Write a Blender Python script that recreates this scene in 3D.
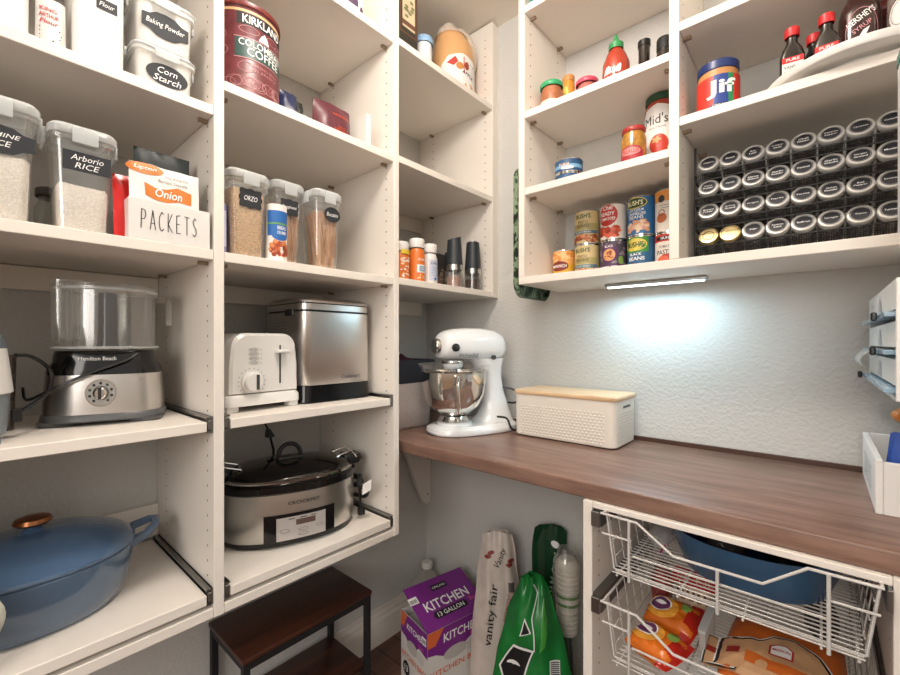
import bpy, bmesh, math, random
from mathutils import Vector, Matrix, noise
PI = math.pi
# ---------------------------------------------------------------- camera, world, lights, exposure
scn = bpy.context.scene
COL = scn.collection
for o in list(bpy.data.objects): bpy.data.objects.remove(o)
cd = bpy.data.cameras.new('camera'); cam = bpy.data.objects.new('camera', cd); COL.objects.link(cam)
cam.location = (0, 0, 1.217); cam.rotation_euler = (PI/2, 0, math.radians(41.194))
cd.sensor_fit = 'HORIZONTAL'; cd.sensor_width = 36.0; cd.lens = 36.0*424.18/900
cd.shift_y = 5.0/900; cd.clip_start = 0.02; cd.clip_end = 50
scn.camera = cam
scn.view_settings.view_transform = 'Standard'; scn.view_settings.look = 'None'
scn.view_settings.gamma = 1; scn.view_settings.use_curve_mapping = False
scn.view_settings.exposure = 0.08
w = bpy.data.worlds.new('world'); scn.world = w; w.use_nodes = True
_nt = w.node_tree; _tc = _nt.nodes.new('ShaderNodeTexCoord'); _sx = _nt.nodes.new('ShaderNodeSeparateXYZ'); _cr = _nt.nodes.new('ShaderNodeValToRGB')
_mr = _nt.nodes.new('ShaderNodeMapRange'); _mr.inputs['From Min'].default_value = -1
_nt.links.new(_tc.outputs['Generated'], _sx.inputs[0]); _nt.links.new(_sx.outputs['Z'], _mr.inputs[0]); _nt.links.new(_mr.outputs[0], _cr.inputs[0])
_e = _cr.color_ramp.elements; _e[0].position = .40; _e[0].color = (.40, .25, .15, 1); _e[1].position = .60; _e[1].color = (1.0, .935, .86, 1)
_nt.links.new(_cr.outputs[0], w.node_tree.nodes['Background'].inputs[0])
w.node_tree.nodes['Background'].inputs[1].default_value = .80
def area(name, loc, target, size, power, col, sy=None, shape='DISK'):
    l = bpy.data.lights.new(name, 'AREA'); l.shape = shape; l.size = size
    if sy: l.size_y = sy
    l.energy = power; l.color = col
    o = bpy.data.objects.new(name, l); COL.objects.link(o); o.location = loc
    d = Vector(target)-Vector(loc); o.rotation_euler = d.to_track_quat('-Z', 'Y').to_euler(); return o
_pl = bpy.data.lights.new('ceiling_lamp', 'POINT'); _pl.energy = 26; _pl.color = (1, .92, .84); _pl.shadow_soft_size = .11
_po = bpy.data.objects.new('ceiling_lamp', _pl); COL.objects.link(_po); _po.location = (-.42, .40, 2.30)
area('rear_fill_light', (.35, -1.6, 1.75), (-.6, .9, 1.1), 1.1, 24, (1, .94, .88), 1.1, 'RECTANGLE')  # added area lamp, a broad soft fill from behind the camera
area('cabinet_bar_light', (-.358, 1.282, 1.3765), (-.358, 1.12, 0), .24, 1.5, (.56, .85, 1.0), .018, 'RECTANGLE')

# ---------------------------------------------------------------- materials
def lin(h):
    if isinstance(h, str):
        h = h.lstrip('#'); c = [int(h[i:i+2], 16)/255 for i in (0, 2, 4)]
    else: c = h
    return tuple(x/12.92 if x <= .04045 else ((x+.055)/1.055)**2.4 for x in c)+(1,)
MC = {}
def mat(name, col='#888888', rough=.5, metal=0, bump=0, bscale=200, vary=0, vscale=20, emit=0, stretch=(1, 1, 1), coat=0, spec=.5):
    if name in MC: return MC[name]
    m = bpy.data.materials.new(name); m.use_nodes = True; nt = m.node_tree; b = nt.nodes['Principled BSDF']
    c = lin(col); b.inputs['Base Color'].default_value = c; b.inputs['Roughness'].default_value = rough
    b.inputs['Metallic'].default_value = metal; b.inputs['Coat Weight'].default_value = coat
    b.inputs['Specular IOR Level'].default_value = spec
    if emit: b.inputs['Emission Color'].default_value = c; b.inputs['Emission Strength'].default_value = emit
    if bump or vary:
        tc = nt.nodes.new('ShaderNodeTexCoord'); mp = nt.nodes.new('ShaderNodeMapping'); nt.links.new(tc.outputs['Object'], mp.inputs[0])
        mp.inputs['Scale'].default_value = stretch
    if bump:
        n = nt.nodes.new('ShaderNodeTexNoise'); n.inputs['Scale'].default_value = bscale; n.inputs['Detail'].default_value = 3
        nt.links.new(mp.outputs[0], n.inputs['Vector'])
        bp = nt.nodes.new('ShaderNodeBump'); bp.inputs['Strength'].default_value = bump; bp.inputs['Distance'].default_value = .004
        nt.links.new(n.outputs['Fac'], bp.inputs['Height']); nt.links.new(bp.outputs[0], b.inputs['Normal'])
    if vary:
        n = nt.nodes.new('ShaderNodeTexNoise'); n.inputs['Scale'].default_value = vscale; n.inputs['Detail'].default_value = 5
        nt.links.new(mp.outputs[0], n.inputs['Vector'])
        r = nt.nodes.new('ShaderNodeValToRGB'); r.color_ramp.elements[0].position = .3; r.color_ramp.elements[1].position = .7
        r.color_ramp.elements[0].color = tuple(x*(1-vary) for x in c[:3])+(1,)
        r.color_ramp.elements[1].color = tuple(min(1, x*(1+vary)) for x in c[:3])+(1,)
        nt.links.new(n.outputs['Fac'], r.inputs[0]); nt.links.new(r.outputs[0], b.inputs['Base Color'])
    MC[name] = m; return m
def clear(name, tint='#ffffff', body='#ffffff', lo=.10, hi=.5, rough=.12):
    m = bpy.data.materials.new(name); m.use_nodes = True; nt = m.node_tree; b = nt.nodes['Principled BSDF']; out = nt.nodes['Material Output']
    b.inputs['Base Color'].default_value = lin(body); b.inputs['Roughness'].default_value = rough
    if lo < .2: b.inputs['Metallic'].default_value = .8
    t = nt.nodes.new('ShaderNodeBsdfTransparent'); t.inputs[0].default_value = lin(tint)
    mx = nt.nodes.new('ShaderNodeMixShader'); lw = nt.nodes.new('ShaderNodeLayerWeight'); lw.inputs[0].default_value = .35
    mr = nt.nodes.new('ShaderNodeMapRange'); mr.inputs['To Min'].default_value = lo; mr.inputs['To Max'].default_value = hi
    nt.links.new(lw.outputs['Facing'], mr.inputs[0]); nt.links.new(mr.outputs[0], mx.inputs[0])
    nt.links.new(t.outputs[0], mx.inputs[1]); nt.links.new(b.outputs[0], mx.inputs[2]); nt.links.new(mx.outputs[0], out.inputs[0]); return m
def wood(name, c1, c2, sc, rough=.4, axis='x', bump=.1, planks=0):
    m = bpy.data.materials.new(name); m.use_nodes = True; nt = m.node_tree; b = nt.nodes['Principled BSDF']; b.inputs['Roughness'].default_value = rough
    tc = nt.nodes.new('ShaderNodeTexCoord'); mp = nt.nodes.new('ShaderNodeMapping'); nt.links.new(tc.outputs['Object'], mp.inputs[0])
    s = {'x': (.12, 1, 1), 'y': (1, .12, 1), 'z': (1, 1, .12)}[axis]; mp.inputs['Scale'].default_value = s
    n = nt.nodes.new('ShaderNodeTexNoise'); n.inputs['Scale'].default_value = sc; n.inputs['Detail'].default_value = 7; n.inputs['Roughness'].default_value = .65
    nt.links.new(mp.outputs[0], n.inputs['Vector'])
    r = nt.nodes.new('ShaderNodeValToRGB'); r.color_ramp.elements[0].position = .32; r.color_ramp.elements[1].position = .68
    r.color_ramp.elements[0].color = lin(c1); r.color_ramp.elements[1].color = lin(c2); nt.links.new(n.outputs['Fac'], r.inputs[0])
    last = r.outputs[0]
    if planks:
        br = nt.nodes.new('ShaderNodeTexBrick'); br.inputs['Scale'].default_value = 1; br.inputs['Brick Width'].default_value = .9; br.inputs['Row Height'].default_value = planks
        br.inputs['Mortar Size'].default_value = .0025; br.inputs['Color1'].default_value = (1, 1, 1, 1); br.inputs['Color2'].default_value = (.7, .7, .7, 1); br.inputs['Mortar'].default_value = (.15, .12, .1, 1)
        nt.links.new(tc.outputs['Object'], br.inputs['Vector'])
        mx = nt.nodes.new('ShaderNodeMix'); mx.data_type = 'RGBA'; mx.blend_type = 'MULTIPLY'; mx.inputs[0].default_value = 1
        nt.links.new(last, mx.inputs[6]); nt.links.new(br.outputs[0], mx.inputs[7]); last = mx.outputs[2]
    nt.links.new(last, b.inputs['Base Color'])
    bp = nt.nodes.new('ShaderNodeBump'); bp.inputs['Strength'].default_value = bump; bp.inputs['Distance'].default_value = .002
    nt.links.new(n.outputs['Fac'], bp.inputs['Height']); nt.links.new(bp.outputs[0], b.inputs['Normal']); return m

CREAM = mat('cream_melamine', '#ebe4db', .45, bump=.05, bscale=900)
HOLE = mat('drilled_hole', '#5d5148', .8)
WALL = mat('wall_paint', '#cccbc7', .75, bump=.55, bscale=105)
CEIL = mat('ceiling_paint', '#f0e8dc', .8)
TRIM = mat('trim_paint', '#e2dbd2', .45)
COUNTER = wood('counter_wood', '#684d41', '#957567', 34, .33, 'x', .12)
FLOORM = wood('floor_wood', '#4b3028', '#7c5648', 14, .4, 'y', .1, planks=.09)
BENCHM = wood('bench_wood', '#1f0f0b', '#5a3121', 13, .38, 'y', .1)
BAMBOO = wood('bamboo', '#cfa981', '#e2c6a2', 40, .4, 'x', .04)
COPPER = mat('copper', '#94603f', .3, 1)
STEEL = mat('brushed_steel', '#cfccc8', .28, 1, bump=.04, bscale=60, stretch=(.3, .3, 14))
STEELR = mat('runner_steel', '#8b8a87', .3, 1)
CHROME = mat('chrome', '#dcdad6', .06, 1)
BLACK = mat('black_plastic', '#151618', .32)
BLACKM = mat('matt_black', '#1c1c1e', .6)
GLOSSBLACK = mat('gloss_black', '#0b0b0d', .1)
DGREY = mat('dark_grey_plastic', '#3b3f40', .4)
WHITE = mat('white_plastic', '#e3e1dd', .3)
WHITEP = mat('white_paper', '#e9e7e3', .6)
ENAMELW = mat('white_enamel', '#eef0f1', .16, coat=.4)
SLATE = mat('chalkboard', '#262a30', .65)
CHALK = mat('chalk_white', '#f4f4f2', .7)
INK = mat('black_ink', '#18181a', .6)
CLEAR = clear('clear_plastic', '#f4f4f2', '#ffffff', .12, .55, .12)
MILKY = clear('milky_lid', '#f2f4f4', '#eff3f4', .36, .85, .2)
GLASS = clear('clear_glass', '#e6eae8', '#ffffff', .10, .6, .04)
WRAP = clear('clear_wrap', '#eceae6', '#ffffff', .22, .7, .12)
SMOKE = clear('smoked_wrap', '#8b8684', '#6e6664', .3, .7, .12)
WIRE = mat('white_coated_wire', '#c9c6c2', .35)
BWIRE = mat('black_wire', '#1a1a1b', .45)

# ---------------------------------------------------------------- mesh builder
class MB:
    def __init__(s, M=None): s.v = []; s.f = []; s.m = []; s.s = []; s.mats = []; s.M = M or Matrix()
    def add(s, vs, fs, m, smooth=False):
        n = len(s.v); s.v += [s.M @ Vector(p) for p in vs]
        if m not in s.mats: s.mats.append(m)
        k = s.mats.index(m)
        for f in fs: s.f.append([n+i for i in f]); s.m.append(k); s.s.append(smooth)
        return s
    def box(s, x0, x1, y0, y1, z0, z1, m, bev=0, seg=2):
        if bev <= 0:
            vs = [(x, y, z) for z in (z0, z1) for y in (y0, y1) for x in (x0, x1)]
            return s.add(vs, [(0, 2, 3, 1), (4, 5, 7, 6), (0, 1, 5, 4), (2, 6, 7, 3), (0, 4, 6, 2), (1, 3, 7, 5)], m)
        bm = bmesh.new(); bmesh.ops.create_cube(bm, size=1)
        for q in bm.verts: q.co = Vector(((x0+x1)/2+q.co.x*(x1-x0), (y0+y1)/2+q.co.y*(y1-y0), (z0+z1)/2+q.co.z*(z1-z0)))
        bmesh.ops.bevel(bm, geom=bm.edges[:], offset=min(bev, .49*min(x1-x0, y1-y0, z1-z0)), segments=seg, affect='EDGES', profile=.5)
        bm.verts.index_update(); vs = [q.co.copy() for q in bm.verts]; fs = [[q.index for q in f.verts] for f in bm.faces]; bm.free()
        return s.add(vs, fs, m, True if seg > 1 else False)
    def loft(s, secs, m, cap0=True, cap1=True, smooth=True, closed=True):
        n = len(secs[0]); vs = [p for q in secs for p in q]; fs = []
        for i in range(len(secs)-1):
            for j in range(n if closed else n-1):
                a = i*n+j; b = i*n+(j+1) % n; fs.append((a, b, b+n, a+n))
        s.add(vs, fs, m, smooth)
        if cap0: s.add(secs[0], [list(range(n))[::-1]], m)
        if cap1: s.add(secs[-1], [list(range(n))], m)
        return s
    def lathe(s, prof, m, c=(0, 0, 0), n=32, smooth=True, cap0=False, cap1=False, sx=1, sy=1):
        secs = [[(c[0]+r*sx*math.cos(2*PI*j/n), c[1]+r*sy*math.sin(2*PI*j/n), c[2]+z) for j in range(n)] for r, z in prof]
        return s.loft(secs, m, cap0, cap1, smooth)
    def cord(s, pts, r, m, n=7, k=5):
        P = [Vector(p) for p in pts]; P = [P[0]*2-P[1]]+P+[P[-1]*2-P[-2]]; out = []
        for i in range(1, len(P)-2):
            for j in range(k):
                t = j/k; a, b, c, d = P[i-1:i+3]
                out.append(.5*((2*b)+(c-a)*t+(2*a-5*b+4*c-d)*t*t+(3*b-a-3*c+d)*t**3))
        return s.tube(out+[P[-2]], r, m, n)
    def tube(s, pts, r, m, n=8, closed=False, caps=True):
        pts = [Vector(p) for p in pts]; L = len(pts); rings = []; up = None
        for i, p in enumerate(pts):
            if closed: t = pts[(i+1) % L]-pts[i-1]
            else: t = pts[min(i+1, L-1)]-pts[max(i-1, 0)]
            t.normalize()
            if up is None: up = Vector((0, 0, 1)) if abs(t.z) < .9 else Vector((1, 0, 0))
            a = up-t*up.dot(t)
            if a.length < 1e-4: a = t.orthogonal()
            a.normalize(); up = a; b = t.cross(a)
            rr = r[i] if isinstance(r, (list, tuple)) else r
            rings.append([p+a*rr*math.cos(2*PI*j/n)+b*rr*math.sin(2*PI*j/n) for j in range(n)])
        if closed: rings.append(rings[0])
        return s.loft(rings, m, caps and not closed, caps and not closed)
    def grid(s, fn, nu, nv, m, smooth=True):
        vs = [fn(i/nu, j/nv) for j in range(nv+1) for i in range(nu+1)]
        fs = [(j*(nu+1)+i, j*(nu+1)+i+1, (j+1)*(nu+1)+i+1, (j+1)*(nu+1)+i) for j in range(nv) for i in range(nu)]
        return s.add(vs, fs, m, smooth)
    def build(s, name, parent=None, loc=None, rotz=0):
        me = bpy.data.meshes.new(name); me.from_pydata(s.v, [], s.f)
        for m in s.mats: me.materials.append(m)
        me.polygons.foreach_set('material_index', s.m); me.polygons.foreach_set('use_smooth', s.s); me.update()
        o = bpy.data.objects.new(name, me); COL.objects.link(o)
        if parent: o.parent = parent
        if loc is not None: o.location = loc
        if rotz: o.rotation_euler = (0, 0, rotz)
        if any(s.s):
            bm = bmesh.new(); bm.from_mesh(me)
            for e in bm.edges:
                if len(e.link_faces) == 2 and e.calc_face_angle(0) > math.radians(40): e.smooth = False
            bm.to_mesh(me); bm.free()
        return o
def tag(o, label=None, cat=None, group=None, kind=None):
    if label: o['label'] = label
    if cat: o['category'] = cat
    if group: o['group'] = group
    if kind: o['kind'] = kind
    return o
def thing(name, label, cat, loc, rotz=0, group=None):
    o = bpy.data.objects.new(name, None); COL.objects.link(o); o.empty_display_size = .03
    o.location = loc; o.rotation_euler = (0, 0, rotz); return tag(o, label, cat, group)
def struct(name, mb): return tag(mb.build(name), kind='structure')
def rr(w, d, r, z, cx=0, cy=0, n=5):
    pts = []; r = min(r, w/2-1e-4, d/2-1e-4)
    for sx, sy, a0 in ((1, 1, 0), (-1, 1, PI/2), (-1, -1, PI), (1, -1, 1.5*PI)):
        for k in range(n+1):
            a = a0+PI/2*k/n; pts.append((cx+sx*(w/2-r)+r*math.cos(a), cy+sy*(d/2-r)+r*math.sin(a), z))
    return pts
def sup(a, b, e, z, cx=0, cy=0, n=48):
    out = []
    for k in range(n):
        t = 2*PI*k/n; c, s_ = math.cos(t), math.sin(t)
        out.append((cx+a*math.copysign(abs(c)**(2/e), c), cy+b*math.copysign(abs(s_)**(2/e), s_), z))
    return out
# ---- decals: maps take (u right, v up, h off the surface)
def flat(o, U=(1, 0, 0), V=(0, 0, 1)):
    o, U, V = Vector(o), Vector(U).normalized(), Vector(V).normalized(); N = U.cross(V)
    return lambda u, v, h: o+U*u+V*v+N*h
def cyl(r, z0=0, th=0, cx=0, cy=0):
    return lambda u, v, h: Vector((cx+(r+h)*math.sin(th+u/r), cy-(r+h)*math.cos(th+u/r), z0+v))
def rect(mb, f, u0, u1, v0, v1, m, h=.0004, n=1):
    return mb.grid(lambda a, b: f(u0+(u1-u0)*a, v0+(v1-v0)*b, h), n, max(1, n//2), m, n > 1)
def ell(mb, f, cu, cv, a, b, m, h=.0005, n=24, shape=None, rings=3):
    vs = [f(cu, cv, h)]; fs = []
    for k in range(1, rings+1):
        for j in range(n):
            t = 2*PI*j/n; q = (shape(t) if shape else 1)*k/rings
            vs.append(f(cu+a*q*math.cos(t), cv+b*q*math.sin(t), h))
    for j in range(n):
        fs.append((0, 1+j, 1+(j+1) % n))
        for k in range(rings-1): a0 = 1+k*n; fs.append((a0+j, a0+n+j, a0+n+(j+1) % n, a0+(j+1) % n))
    return mb.add(vs, fs, m)
def ring(mb, f, cu, cv, a, b, wd, m, h=.0005, n=28):
    vs = []
    for j in range(n):
        t = 2*PI*j/n; vs += [f(cu+a*math.cos(t), cv+b*math.sin(t), h), f(cu+(a-wd)*math.cos(t), cv+(b-wd)*math.sin(t), h)]
    return mb.add(vs, [(2*j, (2*j+2) % (2*n), (2*j+3) % (2*n), 2*j+1) for j in range(n)], m)
def poly(mb, f, pts, m, h=.0005, rings=6):
    L = len(pts); pts = [(pts[i][0]+(pts[(i+1) % L][0]-pts[i][0])*k/4, pts[i][1]+(pts[(i+1) % L][1]-pts[i][1])*k/4) for i in range(L) for k in range(4)]
    cu = sum(p[0] for p in pts)/len(pts); cv = sum(p[1] for p in pts)/len(pts); n = len(pts)
    vs = [f(cu, cv, h)]; fs = []
    for k in range(1, rings+1):
        for p in pts: vs.append(f(cu+(p[0]-cu)*k/rings, cv+(p[1]-cv)*k/rings, h))
    for j in range(n):
        fs.append((0, 1+j, 1+(j+1) % n))
        for k in range(rings-1): a0 = 1+k*n; fs.append((a0+j, a0+n+j, a0+n+(j+1) % n, a0+(j+1) % n))
    return mb.add(vs, fs, m)
TXT = {}
def glyphs(s, bold=0, shear=0):
    k = (s, bold, shear)
    if k in TXT: return TXT[k]
    c = bpy.data.curves.new('t', 'FONT'); c.body = s; c.size = 1; c.offset = bold; c.shear = shear; c.resolution_u = 2; c.fill_mode = 'FRONT'
    o = bpy.data.objects.new('t', c); COL.objects.link(o); bpy.context.view_layer.update()
    me = o.evaluated_get(bpy.context.evaluated_depsgraph_get()).to_mesh()
    vs = [(p.co.x, p.co.y) for p in me.vertices]; fs = [list(p.vertices) for p in me.polygons]
    x0 = min(p[0] for p in vs); x1 = max(p[0] for p in vs); y0 = min(p[1] for p in vs); y1 = max(p[1] for p in vs)
    vs = [((p[0]-x0)/(x1-x0)-.5, (p[1]-y0)/(y1-y0)-.5) for p in vs]
    asp = (x1-x0)/(y1-y0)
    bpy.data.objects.remove(o); bpy.data.curves.remove(c); TXT[k] = (vs, fs, asp); return TXT[k]
def text(mb, f, s, cu, cv, w, h, m, off=.0008, bold=0, shear=0, rot=0):
    vs, fs, asp = glyphs(s, bold, shear)
    if w is None: w = h*asp
    if h is None: h = w/asp
    cr, sr = math.cos(rot), math.sin(rot)
    return mb.add([f(cu+x*w*cr-y*h*sr, cv+x*w*sr+y*h*cr, off) for x, y in vs], fs, m)
STROKES = {'P': [[(0, 0), (.08, 1), (.5, .95), (.62, .72), (.45, .5), (.05, .48)]], 'A': [[(0, 0), (.35, 1), (.7, 0)], [(.15, .32), (.55, .32)]],
 'C': [[(.6, .9), (.35, 1), (.08, .75), (0, .4), (.15, .08), (.4, 0), (.62, .12)]], 'K': [[(.05, 0), (.05, 1)], [(.6, 1), (.06, .42), (.65, 0)]],
 'E': [[(.55, 1), (.05, .96), (.05, 0), (.6, .03)], [(.05, .5), (.45, .52)]], 'T': [[(0, 1), (.7, .97)], [(.35, 1), (.35, 0)]],
 'S': [[(.55, .9), (.3, 1), (.05, .82), (.15, .6), (.5, .4), (.55, .15), (.3, 0), (.02, .1)]], 'N': [[(0, 0), (.02, 1), (.55, 0), (.57, 1)]],
 'O': [[(.3, 1), (.02, .6), (.1, .1), (.32, 0), (.55, .3), (.52, .8), (.3, 1)]], 'I': [[(.05, 0), (.05, 1)]], 'R': [[(0, 0), (.05, 1), (.5, .9), (.5, .6), (.05, .5), (.6, 0)]]}
def handline(mb, f, s, u, v, hgt, adv, m, wd=.0016, off=.0006):
    for ch in s:
        for st in STROKES.get(ch, []):
            for a, b in zip(st, st[1:]):
                p = Vector((u+a[0]*adv, v+a[1]*hgt)); q = Vector((u+b[0]*adv, v+b[1]*hgt)); d = (q-p).normalized(); nn = Vector((-d.y, d.x))*wd/2; d = d*wd*.3
                mb.add([f(*(p-nn-d), off), f(*(q-nn+d), off), f(*(q+nn+d), off), f(*(p+nn-d), off)], [(0, 1, 2, 3)], m)
        u += adv*1.18
def blobs(mb, f, u0, u1, v0, v1, mats, n, sz, h, seed):
    r = random.Random(seed)
    for i in range(n):
        a = sz*r.uniform(.5, 1.2)
        ell(mb, f, r.uniform(u0+a, u1-a), r.uniform(v0+a*.7, v1-a*.7), a, a*r.uniform(.5, .9), r.choice(mats), h+.00004*i/n*4, 9, rings=2)
def at_pi(x, y, z): return (x, y, z)
# ---------------------------------------------------------------- the room
XF, XW, YB, XR, ZC = -.953, -1.352, 1.382, .235, 2.46
struct('floor', MB().box(XW-.05, 1.6, -1.5, YB+.05, -.05, 0, FLOORM))
struct('wall_left', MB().box(XW-.08, XW, -1.5, YB+.08, 0, ZC, WALL))
struct('wall_back', MB().box(XW, XR+.08, YB, YB+.08, 0, ZC, WALL))
struct('wall_right', MB().box(XR, XR+.08, .55, YB, 0, ZC, WALL))
struct('ceiling', MB().box(XW-.08, XR+.08, -.9, YB+.08, ZC, ZC+.05, CEIL))
def baseboard(name, p, q, nrm):
    prof = [(0, 0), (.014, 0), (.014, .095), (.010, .105), (.010, .118), (.006, .128), (.006, .14), (0, .142)]
    p, q, nrm = Vector(p), Vector(q), Vector(nrm)
    mb = MB(); secs = [[a+nrm*u+Vector((0, 0, v)) for u, v in prof] for a in (p, q)]
    mb.loft(secs, TRIM, True, True, False); return struct(name, mb)
baseboard('baseboard_left', (XW, -1.4, 0), (XW, YB-.001, 0), (1, 0, 0))
baseboard('baseboard_back', (XW+.015, YB, 0), (-.389, YB, 0), (0, -1, 0))

# ---------------------------------------------------------------- shelving
def panel(y0, y1, z0, z1, faces, cols=(-.988, -1.268), parent=None, x0=None, x1=None):
    mb = MB().box(XW+.002, XF, y0, y1, z0, z1, CREAM, .0012, 1)
    for fy, s in faces:
        f = flat((0, fy, 0), (1, 0, 0) if s < 0 else (-1, 0, 0))
        for c in cols:
            z = z0+.045
            while z < z1-.03: ell(mb, f, c if s < 0 else -c, z, .0026, .0026, HOLE, .0003, 7, rings=1); z += .032
    return mb.build('side_panel', parent)
def pins(parent, spots, z):
    for x, y, dx, dy in spots:
        MB().box(x-dx, x+dx, y-dy, y+dy, z-.007, z-.0002, mat('pin_metal', '#97836f', .5, .3)).build('shelf_pin', parent)
def shelf(y0, y1, z, parent, mid=True):
    s = MB().box(XW+.004, XF-.0015, y0+.0006, y1-.0006, z, z+.021, CREAM, .0012, 1).build('shelf', parent)
    if mid: pins(s, [(x, y, .0045, .009) for x in (-.988, -1.268) for y in (y0+.0095, y1-.0095)], z)
    return s
def rail(y0, y1, z0, z1, parent): return MB().box(XW+.002, XW+.016, y0+.0006, y1-.0006, z0, z1, CREAM, .001, 1).build('back_rail', parent)
def runner(y, s, z, parent):   # s=+1: runner on the low-y side of a bay
    mb = MB(); a, b = (y, y+.0125) if s > 0 else (y-.0125, y)
    mb.box(-1.335, XF-.004, a, b, z+.001, z+.0046, STEELR); mb.box(-1.335, XF-.004, a, b, z+.030, z+.034, STEELR)
    ya, yb = (a, a+.003) if s > 0 else (b-.003, b)
    mb.box(-1.335, XF-.006, ya, yb, z, z+.034, STEELR)
    mb.box(-1.335, XF-.002, (a+b)/2-.0025, (a+b)/2+.0025, z+.0085, z+.0265, mat('runner_dark', '#6f6e6c', .35, 1))
    mb.box(-.969, XF-.0015, a+.002, b-.002, z+.007, z+.028, STEELR, .001, 1)
    return mb.build('runner', parent)
def pullout(y0, y1, z, parent):
    s = MB().box(-1.34, XF, y0+.0135, y1-.0135, z, z+.0205, CREAM, .0012, 1).build('pull_out_shelf', parent)
    runner(y0+.0006, 1, z-.004, s); runner(y1-.0006, -1, z-.004, s); return s
P0, P1, P2, P3 = (-.155, -.134), (.3416, .362), (.837, .857), (1.3376, 1.3583)
tall = thing('shelving_unit', 'tall cream shelving unit with two bays of fixed and pull-out shelves on the left wall', 'shelving', (0, 0, 0))
panel(*P0, .642, 2.455, [(P0[1], 1)], parent=tall)
panel(*P1, .642, 2.455, [(P1[0], -1), (P1[1], 1)], parent=tall)
panel(*P2, .642, 2.455, [(P2[0], -1), (P2[1], 1)], parent=tall)
B1, B2, B3 = (P0[1], P1[0]), (P1[1], P2[0]), (P2[1], P3[0])
for B, zs in ((B1, (.642, 1.3895, 1.691, 2.05)), (B2, (.642, 1.3885, 1.7535, 2.107))):
    for z in zs: shelf(*B, z, tall, z > .7)
    rail(*B, .700, .786, tall); rail(*B, 1.335, 1.3875, tall)
    for z in (1.032, .674): pullout(*B, z, tall)
corner = thing('shelving_unit', 'cream upper shelving unit of three open compartments in the corner above the countertop', 'shelving', (0, 0, 0))
panel(*P3, 1.392, 2.455, [(P3[0], -1)], parent=corner)
MB().box(XW+.002, XF-.004, P3[1]+.0003, YB-.0005, 1.392, 2.455, CREAM).build('filler_strip', corner)
for z in (1.392, 1.759, 2.113): shelf(*B3, z, corner, z > 1.4)
MB().box(XW+.002, XW+.016, B3[0]+.001, B3[1]-.001, 1.70, 1.757, CREAM).build('back_rail', corner)
MB().box(XW+.002, XW+.016, B3[0]+.001, B3[1]-.001, 1.335, 1.391, CREAM).build('back_rail', corner)

YF = 1.108
R1, R2, R3 = (-.693, -.673), (-.274, -.2525), (.211, .2325)
wallu = thing('shelving_unit', 'cream wall shelving unit of two open bays above the countertop holding the black spice rack', 'shelving', (0, 0, 0))
def wpanel(x0, x1, faces):
    mb = MB().box(x0, x1, YF, YB-.0005, 1.4155, 2.455, CREAM, .0012, 1)
    for fx, s in faces:
        f = flat((fx, 0, 0), (0, 1, 0) if s > 0 else (0, -1, 0))
        for c in (YF+.037, YB-.06):
            z = 1.46
            while z < 2.43: ell(mb, f, c*s, z, .0026, .0026, HOLE, .0003, 7, rings=1); z += .032
    return mb.build('side_panel', wallu)
wpanel(*R1, [(R1[1], 1)]); wpanel(*R2, [(R2[0], -1), (R2[1], 1)]); wpanel(*R3, [(R3[0], -1)])
MB().box(R1[0], R3[1], YF, YB-.0005, 1.393, 1.415, CREAM, .0012, 1).build('bottom_panel', wallu)
for (a, b), zs in (((R1[1], R2[0]), (1.661, 1.892, 2.211)), ((R2[1], R3[0]), (1.728, 1.952))):
    for z in zs:
        s = MB().box(a+.0006, b-.0006, YF+.0015, YB-.001, z, z+.021, CREAM, .0012, 1).build('shelf', wallu)
        pins(s, [(x, y, .009, .0045) for x in (a+.0095, b-.0095) for y in (YF+.037, YB-.06)], z)

# countertop, its backsplash and bracket
ct = thing('countertop', 'brown wood-grain countertop running along the back wall', 'countertop', (0, 0, 0))
MB().box(XW+.001, XR-.001, .887, YB-.001, .8784, .9144, COUNTER, .004, 3).build('top', ct)
MB().box(-1.04, XR-.002, YB-.0095, YB-.0005, .9146, .927, wood('splash_wood', '#3a231b', '#523629', 26, .4, 'x')).build('back_strip', ct)
mb = MB(); prof = [(1.379, .50), (1.379, .8775), (1.02, .8775), (1.03, .86), (1.15, .82), (1.22, .76), (1.255, .69), (1.30, .58), (1.335, .512), (1.35, .50)]
mb.loft([[(x, a, b) for a, b in prof] for x in (-1.340, -1.322)], CREAM, True, True, False)
br = mb.build('shelf_bracket'); tag(br, 'cream curved bracket under the left end of the brown countertop', 'bracket')
f = flat((-1.322, 0, 0), (0, 1, 0))
for z in (.84, .70, .54): ell(MB(), f, 1.36, z, .004, .004, HOLE, .0005, 10).build('screw', br)

# base cabinet with wire pull-out baskets
CY = .877
cab = thing('base_cabinet', 'cream open base cabinet holding two white wire baskets under the countertop', 'cabinet', (0, 0, 0))
def cpanel(x0, x1, fx, s):
    mb = MB().box(x0, x1, CY, YB-.001, .002, .8778, CREAM, .001, 1)
    f = flat((fx, 0, 0), (0, 1, 0) if s > 0 else (0, -1, 0)); z = .1
    while z < .85: ell(mb, f, s*(CY+.037), z, .0026, .0026, HOLE, .0003, 7, rings=1); z += .032
    return mb.build('side_panel', cab)
cpanel(-.3865, -.3666, -.3666, 1); cpanel(.078, .098, .078, -1)
MB().box(.0985, XR-.002, CY+.002, CY+.02, .002, .8778, CREAM).build('filler_panel', cab)
MB().box(-.366, .0775, CY, CY+.018, .8665, .8778, CREAM, .001, 1).build('top_rail', cab)
MB().box(-.366, .0775, CY+.002, YB-.003, .06, .078, CREAM).build('bottom_panel', cab)
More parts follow.
